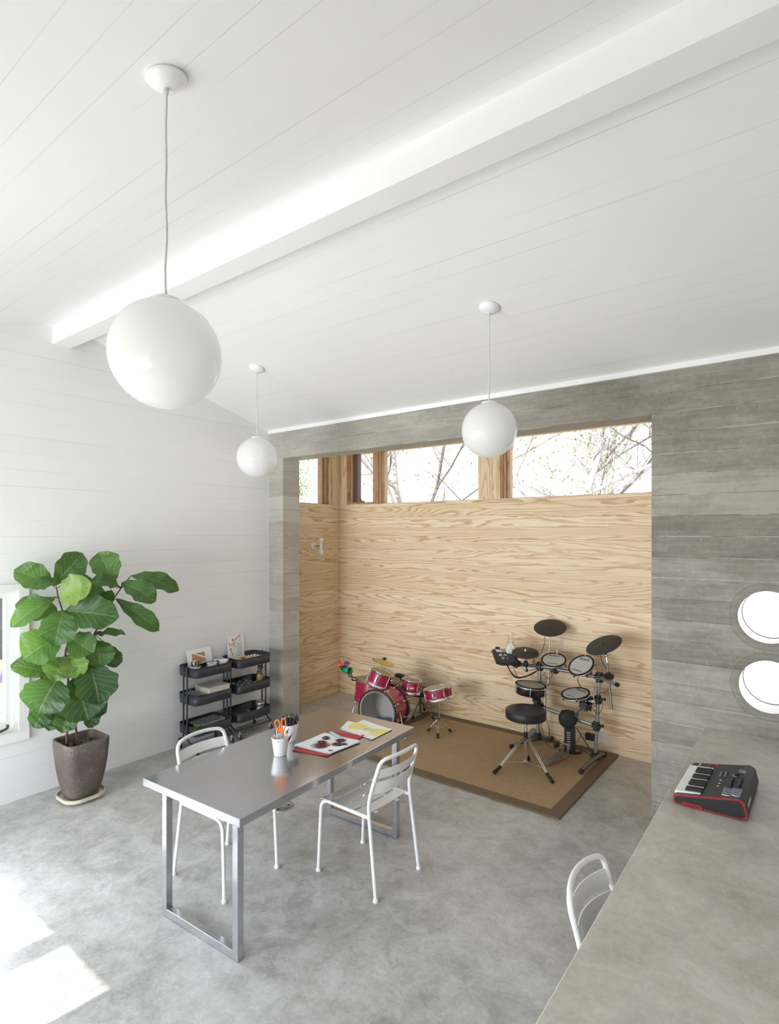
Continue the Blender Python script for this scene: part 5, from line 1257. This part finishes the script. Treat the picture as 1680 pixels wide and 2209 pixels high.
b = MB(); b.sph(bp, .075, 'vinyl', 1.0, .42, .36, n=28, k=14); b.build('black_pad', th)  # unidentified black pad, made part of the throne
b = MB(); b.tube(smooth_path([(-.10, -.0, .275), (bp.x * .8, bp.y * .6, .30), (bp.x, bp.y, bp.z - .01)]), .007, 'black', 8); b.build('added_pad_bar', th)  # invented bar joining the black pad to the seat

# ================================================================== ELECTRONIC DRUM KIT
EO = Vector((-2.05, 5.5, FZ))
ek = thing('electronic_drum_kit', 'electronic drum kit with mesh pads and black rubber cymbals on a silver tube rack', 'drum kit', EO)
def E(u, v, y): return wy(u, v, y) - EO
def bar(name, pts, r=.0185, m='alu', parent=None, n=16):
    b = MB(); b.tube(pts, r, m, n); return b.build(name, parent or ek)
def clampb(p, a, name='clamp', s=1.0, knob=None):
    a = Vector(a).normalized(); b = MB(); b.cyl(p - a * .034 * s, p + a * .034 * s, .0265 * s, 'black', n=14)
    x, y, _ = frame_of(a)
    b.cyl(p - x * .036 * s, p + x * .036 * s, .021 * s, 'black', n=12); b.cyl(p - y * .034 * s, p + y * .034 * s, .018 * s, 'black', n=12)
    o = b.build(name, ek)
    if knob is not None:
        k = Vector(knob).normalized(); g = MB(); g.cyl(p, p + k * .052, .006, 'black', n=8); g.box(p + k * .062, (.014, .034, .030), 'black', bev=.005, rz=ANG); g.build('wing_knob', o)
    return o
LP0, LP1 = wz(1160, 1600, .05) - EO, E(1164.5, 1437, 5.60); LP0.y = .10; RP0 = wz(1284, 1634, .03) - EO; RP1 = E(1293, 1461, 5.52)
LP0 = E(1160, 1588, 5.60)
bar('left_post', [LP0, LP1 + Zv * .02]); bar('right_post', [RP0, RP1 + Zv * .01])
fz = .022
def foot(name, a, m_, c):
    A_, B_, C2 = wz(*a, FZ + fz) - EO, wz(*m_, FZ + fz) - EO, wz(*c, FZ + fz) - EO
    for q in (A_, B_, C2): q.y = min(q.y, 5.78 - EO.y)
    d = (C2 - A_).normalized(); B_ = (A_ + C2) / 2 + Zv * .022
    P = smooth_path([A_, A_ * .6 + B_ * .4 + Zv * .012, B_, C2 * .6 + B_ * .4 + Zv * .012, C2]); bar(name, P, .0185, 'darkalu')
    for q, s in ((A_, -1), (C2, 1)):
        b = MB(); b.cyl(q - d * s * .02, q + d * s * .012, .0215, 'rubber'); b.build('end_cap', ek)
foot('left_foot', (1103, 1610), (1157, 1600), (1189, 1593)); foot('right_foot', (1253, 1664), (1284, 1640), (1303, 1627))
clampb(LP0 + Zv * .0, (0, 0, 1), s=1.15); clampb(RP0 + Zv * .015, (0, 0, 1), s=1.2, knob=None)
bar('rack_bar', [LP1, RP1])
LA = E(1100, 1430, 5.36); bar('rack_arm', [LP1 - Zv * .005, LA])
RA = E(1331, 1477, 5.22); bar('rack_arm', [RP1, RA]); b = MB(); dR = (RA - RP1).normalized(); b.cyl(RA - dR * .004, RA + dR * .008, .0205, 'rubber'); b.build('end_cap', ek)
CBl, CBr = E(1166, 1524, 5.595), E(1286, 1566, 5.535); bar('cross_bar', [CBl, CBr])
clampb(LP1, (0, 0, 1), s=1.25); clampb(RP1, (0, 0, 1), s=1.35); clampb(CBl, (0, 0, 1), s=1.1, knob=-Rv - Zv); clampb(CBr, (0, 0, 1), s=1.2, knob=Rv)
b = MB(); b.box(LP1 - Fv * .036, (.032, .002, .018), 'white_print', rz=ANG); b.build('sticker', ek)
SB = E(1243, 1543, 5.12)          # stub bar coming forward
S1 = E(1262, 1525, 5.40); bar('stub_bar', [E(1268, 1517, 5.50), SB]); b = MB(); d_ = (SB - S1).normalized(); b.cyl(SB - d_ * .004, SB + d_ * .006, .0205, 'rubber'); b.build('end_cap', ek); clampb(E(1263, 1521, 5.44), (SB - S1), s=1.5, knob=Rv - Zv)
bar('stub_link', [E(1268, 1517, 5.50), RP0 * .35 + RP1 * .65], .015)

def meshpad(name, u, v, y, wpx, ratio, tilt, hh=.035, logo=True, chrome_shell=False):
    c = E(u, v, y); D = depth(c + EO); r = wpx / 2 * D / FPX; n = facing(u, v, ratio, tilt)
    e = bpy.data.objects.new(name, None); COL.objects.link(e); e.parent = ek
    b = MB(); b.lathe([(r * .84, -.002), (r * .985, .003), (r, 0), (r * 1.0, -.010), (r * .95, -.013)], c, 'rubber', n, 48, cap=(False, False)); b.build('rim', e)
    b = MB(); b.lathe([(r * .86, -.001), (0, 0)], c, 'mesh_head', n, 48, cap=(False, True)); b.build('mesh_head', e)
    b = MB(); b.lathe([(r * .99, -.012), (r * 1.01, -.014), (r * 1.01, -.022), (r * .97, -.024)], c, 'chrome', n, 48, cap=(False, False)); b.build('hoop', e)
    b = MB()
    if chrome_shell: b.lathe([(r * .98, -.022), (r * .98, -hh), (r * .93, -hh - .012), (0, -hh - .012)], c, 'shellchrome', n, 48)
    else: b.lathe([(r * .97, -.022), (r * .93, -hh), (r * .5, -hh - .012), (0, -hh - .012)], c, 'black', n, 40)
    b.build('shell', e)
    x, y_, _ = frame_of(n); b = MB()
    for k in range(6):
        a = k * PI / 3 + .4; d = x * math.cos(a) + y_ * math.sin(a); b.cyl(c + d * r * 1.02 - n * .008, c + d * r * 1.02 - n * (hh + .002), .0055, 'chrome' if chrome_shell else 'black', n=8); b.sph(c + d * r * 1.02 - n * .008, .0062, 'chrome', n=8, k=6)
    b.build('tension_lugs', e)
    if logo:
        up = n.cross(Rv).cross(n); up = (Zv - n * n.z).normalized(); right = up.cross(n)
        text('Roland', r * .30, 'lettering', 'ink', e, c + up * r * .56 + n * .0012, right, up, .0002)
        text('V-Drums', r * .24, 'lettering', 'ink', e, c - up * r * .55 - right * r * .05 + n * .0012, right, up, .0002)
    return c, n, r
def smat():
    n = NT('black_chrome'); n.base(n.mix(n.noise(n.coord(), 7, 2), (.05, .055, .065), (.16, .17, .20)), .16, .9); return n.m
M['shellchrome'] = smat()
t1 = meshpad('tom_pad', 1194, 1423, 5.47, 53, .56, 0)
t2 = meshpad('tom_pad', 1253, 1434.5, 5.45, 58, .66, 27)
fl = meshpad('floor_tom_pad', 1241, 1495, 5.36, 61, .40, 4, .03)
sd = meshpad('snare_pad', 1145, 1476, 5.40, 66, .24, -8, .085, False, True)
for (c, n, r), tgt in ((t1, E(1197, 1446, 5.58)), (t2, E(1268, 1453, 5.55))):
    bar('pad_mount', [c - n * .04, tgt], .013, 'black', n=10); clampb(tgt, RP1 - LP1, s=1.0)
    q = c - n * .03 + Fv * .06 + Rv * .05; bar('mount_rod', [q, q + Zv * .12], .0055, 'chrome', n=8)
bar('pad_mount', [fl[0] - fl[1] * .03, E(1283, 1508, 5.50)], .014, 'black', n=10)
b = MB(); b.box(E(1270, 1507, 5.43), (.07, .05, .045), 'black', bev=.006, rz=ANG); b.build('mount_box', ek)
bar('mount_rod', [E(1281, 1511, 5.42), E(1277, 1482, 5.42)], .0055, 'chrome', n=8)
bar('l_rod', rounded([E(1262, 1513, 5.40), E(1283, 1511, 5.42), E(1283, 1521, 5.42), E(1275, 1523, 5.42)], .02), .0045, 'chrome', n=8); clampb(E(1290, 1509, 5.50), (0, 0, 1), s=1.1, knob=Rv)
bar('snare_mount', [sd[0] - sd[1] * .09, E(1160, 1513, 5.55)], .022, 'black', n=10); clampb(E(1158, 1511, 5.52), (0, 0, 1), s=1.2, knob=-Rv - Zv * 1.4)

def rcymbal(name, u, v, y, wpx, ratio, tilt, nub='black'):
    c = E(u, v, y); D = depth(c + EO); r = wpx / 2 * D / FPX; n = facing(u, v, ratio, tilt)
    e = bpy.data.objects.new(name, None); COL.objects.link(e); e.parent = ek
    b = MB(); b.lathe([(0, .014), (r * .15, .013), (r * .27, .004), (r * .62, .0025), (r * .64, .0015), (r * .98, -.004), (r, -.007), (r * .97, -.010), (0, -.004)], c, 'rubpad', n, 64); b.build('cymbal', e)
    b = MB(); b.lathe([(.013, .014), (.013, .022), (.007, .024), (.006, .038), (0, .040)], c, nub, n, 16); b.build('nut', e)
    return c, n, r
cc = rcymbal('crash_cymbal', 1186, 1353, 5.63, 68, .54, 0); bar('cymbal_stand', [cc[0] - Zv * .01, E(1185, 1412, 5.63), E(1183, 1450, 5.62)], .0085, 'chrome', n=12); bar('cymbal_stand', [E(1185, 1400, 5.63), E(1183.5, 1448, 5.62)], .011, 'chrome', n=12)
bar('cymbal_stand', [E(1183.5, 1440, 5.60), E(1182, 1480, 5.57)], .0095, 'alu', n=12)
hh = rcymbal('hi_hat_cymbal', 1133, 1407, 5.40, 57, .44, -3, 'chrome'); hp = E(1134, 1432, 5.44); bar('hi_hat_rod', [hh[0], hp], .006, 'chrome', n=10)
b = MB(); b.sph(hp, .032, 'black', .8, .8, 1.15, n=18, k=12); b.build('hi_hat_clamp', ek); b = MB(); b.sph(hp - Zv * .065 + Rv * .01, .016, 'black', .8, .8, 1.3, n=12, k=8); b.cyl(hp, hp - Zv * .06 + Rv * .01, .007, 'black'); b.build('wing_knob', ek)
rc = rcymbal('ride_cymbal', 1301.5, 1390, 5.40, 78, .46, 20); tp_ = E(1307, 1413, 5.43); bar('cymbal_stand', [rc[0] - rc[1] * .005, tp_], .007, 'chrome', n=10); b = MB(); b.sph(tp_, .020, 'chrome', n=14, k=8); b.cyl(tp_, tp_ + Rv * .05, .004, 'chrome'); b.build('tilter', ek)
bar('cymbal_stand', [tp_, E(1311, 1440, 5.42)], .009, 'chrome', n=12); bar('cymbal_stand', [E(1309.5, 1430, 5.425), E(1319.5, 1530, 5.37)], .0105, 'darkalu', n=12); clampb(E(1313, 1459, 5.40), dR, s=1.1)
# sound module
mc = E(1085, 1419, 5.40); mod = bpy.data.objects.new('sound_module', None); COL.objects.link(mod); mod.parent = ek
def mp(x, y, yy=5.40): return E(1050 + x / 10.52, 1320 + y / 10.52, yy)
poly = [mp(108, 880), mp(130, 850, 5.43), mp(190, 835, 5.45), mp(440, 845, 5.46), mp(600, 900, 5.45), mp(690, 1000, 5.40), mp(695, 1100, 5.34), mp(560, 1150, 5.30), mp(300, 1150, 5.28), mp(195, 1110, 5.29)]
nm_ = (poly[8] - poly[0]).cross(poly[3] - poly[0]).normalized(); nm_ = nm_ if nm_.z > 0 else -nm_
b = MB(); b.loft([poly, [p - nm_ * .04 for p in poly]], 'kbody', False); b.build('body', mod)
def onm(x, y, h=.002):
    d = ray(1050 + x / 10.52, 1320 + y / 10.52); o_ = Vector((0, 0, CAMH)) - EO; t_ = nm_.dot(poly[5] * .34 + poly[8] * .33 + poly[2] * .33 - o_) / nm_.dot(d); return o_ + d * t_ + nm_ * h
b = MB(); b.loft([[onm(*q, .004) for q in ((190, 860), (430, 870), (430, 925), (225, 915))], [onm(*q, .007) for q in ((190, 860), (430, 870), (430, 925), (225, 915))]], 'plate', False); b.build('panel', mod)
b = MB(); b.loft([[onm(*q, .007) for q in ((330, 890), (425, 893), (425, 910), (335, 905))], [onm(*q, .009) for q in ((330, 890), (425, 893), (425, 910), (335, 905))]], 'black', False); b.build('display', mod)
for x, y in ((312, 985), (420, 985), (368, 1055), (488, 1058)):
    b = MB(); b.cyl(onm(x, y, .001), onm(x, y, .008), .0175 if x == 312 else .0145, 'plate', n=18); b.cyl(onm(x, y, .008), onm(x, y, .010), .008, 'lcd', n=14); b.build('round_button', mod)
for x in (215, 250, 285): b = MB(); b.cyl(onm(x, 850, 0), onm(x, 850, .03), .0075, 'black', n=12); b.build('knob', mod)
mk_ = onm(530, 1090, -.04); bar('module_mount', [mk_, LA * .55 + LP1 * .45], .014, 'black', n=10); clampb(LA * .8 + LP1 * .2, LP1 - LA, s=1.2)
# headphones hanging on the module
hpn = thing('headphones', 'shiny silver headphones hung over the corner of the drum sound module', 'headphones', onm(540, 960, .03) + EO)
o3 = onm(540, 960, .03)
b = MB(); b.sph(onm(530, 895, .035) - o3, .050, 'cream', .85, .5, 1.1, n=24, k=14); b.build('ear_cup', hpn)
b = MB(); b.tube([Vector((.043 * math.cos(a) , 0, .054 * math.sin(a))) + (onm(530, 895, .035) - o3) - Fv * .012 for a in [2 * PI * i / 20 for i in range(20)]], .006, 'chrome', 8, closed=True); b.build('ear_ring', hpn)
b = MB(); b.tube(smooth_path([onm(525, 850, .045) - o3, onm(512, 775, .06) - o3, onm(522, 700, .085) - o3, onm(585, 690, .085) - o3, onm(612, 770, .06) - o3, onm(600, 860, .04) - o3]), .009, 'chrome', 8); b.build('headband', hpn)
# cables
def cable(pts, r=.0028): b = MB(); b.tube(smooth_path(pts, 6), r, 'rubber', 6); b.build('cable', ek)
def c4(x, y, yy): return E(1020 + x / 4.8, 1310 + y / 4.8, yy)
cable([c4(745, 300, 5.63), c4(735, 400, 5.62), c4(700, 480, 5.60), c4(640, 540, 5.58), c4(620, 600, 5.57)])
cable([c4(620, 530, 5.45), c4(660, 600, 5.52), c4(610, 560, 5.5), c4(660, 650, 5.58)])
cable([c4(350, 595, 5.40), c4(400, 680, 5.43), c4(460, 725, 5.46), c4(560, 710, 5.50), c4(660, 660, 5.56)], .0065)
cable([c4(360, 600, 5.41), c4(400, 690, 5.44), c4(470, 735, 5.47), c4(600, 700, 5.52), c4(670, 655, 5.56)], .004)
cable([c4(490, 600, 5.45), c4(540, 660, 5.47), c4(600, 650, 5.5), c4(650, 640, 5.56)])
cable([c4(425, 640, 5.45), c4(450, 700, 5.45), c4(470, 740, 5.45)])
cable([c4(740, 680, 5.58), c4(700, 760, 5.58), c4(755, 900, 5.57), c4(750, 1100, 5.57), c4(785, 1250, 5.56), c4(790, 1350, 5.5)])
cable([c4(715, 760, 5.57), c4(725, 950, 5.56), c4(705, 1200, 5.56), c4(760, 1400, 5.5), c4(820, 1460, 5.45), c4(880, 1440, 5.4)])
cable([c4(800, 660, 5.55), c4(820, 700, 5.54), c4(790, 740, 5.55), c4(730, 700, 5.57)])
cable([c4(1080, 735, 5.48), c4(1095, 790, 5.46), c4(1120, 830, 5.40)], .004)
cable([c4(1315, 485, 5.42), c4(1340, 570, 5.44), c4(1390, 650, 5.43), c4(1395, 700, 5.42)])
cable([c4(1400, 850, 5.42), c4(1370, 880, 5.46), c4(1330, 890, 5.5)])
cable([c4(1335, 960, 5.5), c4(1340, 1040, 5.5), c4(1290, 1105, 5.5), c4(1230, 1030, 5.45), c4(1150, 990, 5.40)])

# kick pad tower and pedal
kb0 = wz(1229, 1629, FZ); kt = thing('kick_pad', 'black bass drum trigger pad on an upright slotted plate', 'drum pad', (kb0.x, kb0.y, FZ), 0)
O4 = Vector((kb0.x, kb0.y, FZ)); YK = kb0.y
def K(x, y, yy=0): return wy(1080 + x / 7, 1500 + y / 7, YK + yy) - O4
fk = (-Fv * .93 - Rv * .35).normalized(); sk = Vector((-fk.y, fk.x, 0))
Rk = Matrix((sk, -fk, Zv)).transposed().to_4x4()
hcol = K(1010, 470).z
b = MB(); b.box((0, 0, hcol / 2 + .01), (.105, .022, hcol - .01), 'black', R=Rk, bev=.003); b.build('upright', kt)
for i in range(8): b = MB(); b.box(fk * .0125 + Zv * (hcol - .055 - i * .022) + sk * -.012, (.034, .003, .009), 'mesh_head', R=Rk); b.build('slot', kt)
pc = K(1010, 360, -.03)
b = MB(); b.lathe([(.0, .030), (.075, .030), (.085, .022), (.088, -.02), (.08, -.035), (0, -.035)], pc, 'rubber', fk + Zv * .12, 36); b.build('pad', kt)
b = MB(); b.box(pc - fk * .035 + Zv * .02 , (.13, .03, .11), 'black', R=Rk, bev=.01); b.build('bracket', kt)
for s in (-1, 1): b = MB(); b.tube([sk * s * .04 + Zv * .02 - fk * .01, sk * s * .085 - fk * .05 + Zv * .016, sk * s * .10 - fk * .09 + Zv * .012], .011, 'black', 8); b.build('foot', kt)
b = MB(); b.tube([K(1140, 490, .02), Vector((RP0.x, RP0.y, 0)) + EO - O4 - Rv * .03 + Zv * .06], .006, 'black', 8); b.build('brace', kt)
b = MB(); b.tube([K(1120, 790, .02), Vector((RP0.x, RP0.y, 0)) + EO - O4 - Rv * .03 + Zv * .035], .006, 'black', 8); b.build('brace', kt)
pdl = thing('kick_pedal', 'grey metal kick drum pedal with a black beater in front of the trigger pad', 'pedal', wz(1205, 1636, FZ)); O5 = wz(1205, 1636, FZ)
def Q(x, y, yy): return wy(1080 + x / 7, 1500 + y / 7, yy) - O5
h0, h1 = wz(1177, 1650, FZ + .012) - O5, wz(1212, 1617, FZ + .085) - O5; h1 = h0 + Vector((.10, .22, .0)) + Zv * .085
ax_ = (h1 - h0); w_ = Vector((ax_.y, -ax_.x, 0)).normalized(); b = MB(); P = []
for s in (0, .12, .3, .5, .7, .88, 1): ww = (.018, .030, .034, .024, .036, .034, .022)[int(round(s * 6)) if s not in (.12, .88) else (1 if s == .12 else 5)]; c = h0 + ax_ * s + Zv * .015 * math.sin(s * PI); P.append((c, ww))
b.loft([[c + w_ * ww, c - w_ * ww, c - w_ * ww - Zv * .006, c + w_ * ww - Zv * .006] for c, ww in P], 'darkalu', False); b.build('footboard', pdl)
b = MB(); b.tube([h0 - Zv * .005, h1 - Zv * .075], .005, 'darkalu', 6); b.build('base_rod', pdl)
for s in (-1, 1): b = MB(); b.tube([h1 + w_ * s * .045 - Zv * (h1.z - .01), h1 + w_ * s * .04 + Zv * .07], .0075, 'chrome', 10); b.build('frame_post', pdl)
b = MB(); b.cyl(h1 + w_ * .055 + Zv * .07, h1 - w_ * .055 + Zv * .07, .0065, 'chrome'); b.build('axle', pdl)
be = h1 + Zv * .10 - ax_.normalized() * .10 + w_ * -.01; b = MB(); b.cyl(h1 + Zv * .07, be, .004, 'chrome'); b.build('beater_rod', pdl)
b = MB(); b.cyl(be - ax_.normalized() * .022 + Zv * .0, be + ax_.normalized() * .02, .019, 'rubber', .021); b.build('beater', pdl)
# hi-hat control pedal
ph = thing('hi_hat_pedal', 'black hi-hat control pedal beside the left foot of the drum rack', 'pedal', wz(1137, 1596, FZ)); O6 = wz(1137, 1596, FZ)
b = MB(); b.box((.02, .02, .055), (.075, .20, .010), 'darkalu', R=Matrix.Rotation(ANG * -.4, 4, 'Z') @ Matrix.Rotation(.45, 4, 'X'), bev=.003); b.build('footboard', ph)
b = MB(); b.box((.02, .02, .008), (.085, .20, .014), 'black', R=Matrix.Rotation(ANG * -.4, 4, 'Z'), bev=.004); b.build('base_plate', ph)
# drum stool
s0 = Vector((-2.225, 5.01, FZ)); ds = thing('drum_stool', 'round black padded drum stool on a chrome double braced tripod', 'stool', s0)
b = MB(); b.lathe([(0, .440), (.165, .440), (.182, .446), (.187, .462), (.188, .515), (.180, .530), (.160, .534), (.09, .524), (0, .518)], (0, 0, 0), 'vinyl', n=56); b.tube([Vector((.1875 * math.cos(2 * PI * i / 48), .1875 * math.sin(2 * PI * i / 48), .518)) for i in range(48)], .0025, 'vinyl', 6, closed=True); b.build('seat', ds)
b = MB(); b.cyl((0, 0, .02), (0, 0, .25), .0145, 'chrome'); b.cyl((0, 0, .30), (0, 0, .44), .0125, 'chrome'); b.cyl((0, 0, .375), (0, 0, .40), .018, 'chrome'); b.cyl((0, 0, .435), (0, 0, .4405), .06, 'black'); b.build('pole', ds)
b = MB(); b.cyl((0, 0, .24), (0, 0, .315), .020, 'black'); b.cyl((0, 0, .335), (0, 0, .35), .019, 'chrome'); b.build('collar', ds)
b = MB(); b.cyl((0, 0, .015), (0, 0, .045), .021, 'chrome'); b.build('lower_collar', ds)
for fp in (wz(1066, 1670, FZ), wz(1191, 1690, FZ), wz(1140, 1642, FZ)):
    e_ = fp - s0; e_.z = 0; dn = e_.normalized(); sd_ = Vector((-dn.y, dn.x, 0)); l_ = None
    b = MB()
    for s in (-1, 1): b.tube([dn * .02 + sd_ * s * .010 + Zv * .262, dn * .06 + sd_ * s * .011 + Zv * .248, e_ * .86 + sd_ * s * .007 + Zv * .045], .0045, 'chrome', 8)
    l_ = b.build('leg', ds)
    b = MB(); b.tube([(0, 0, .03), e_ * .72 + Zv * .085], .004, 'chrome', 6); b.build('brace', l_)
    b = MB(); b.cyl(e_ * .80 + Zv * .055, e_ * 1.02 + Zv * .014, .014, 'rubber', .0175); b.build('rubber_foot', l_)
# outlet and adapter
p = wy(1303, 1592, BY); ol = thing('wall_outlet', 'white double outlet plate low on the pine wall', 'outlet', p)
b = MB(); b.box((0, -.003, 0), (.085, .006, .120), 'plate', bev=.002); b.build('cover_plate', ol)
for s in (-1, 1): b = MB(); b.box((0.012, -.0066, s * .026), (.03, .002, .036), 'cream'); b.build('socket', ol)
p2 = wy(1275, 1588, BY); b = MB(); b.box((0, 0, 0), (.10, .045, .068), 'black', bev=.006); o = b.build('adapter_block'); ad2 = thing('power_adapter', 'black power adapter plugged in beside the outlet behind the drum rack', 'adapter', (p2.x, BY - .024, p2.z)); o.parent = ad2; o.name = 'adapter_body'
b = MB(); b.tube(smooth_path([(-.05, 0, 0), (-.08, -.02, .02), (-.11, -.05, -.05), (-.16, -.10, -.10), (-.22, -.14, -.12)]), .0025, 'rubber', 6); b.build('cable', ad2)
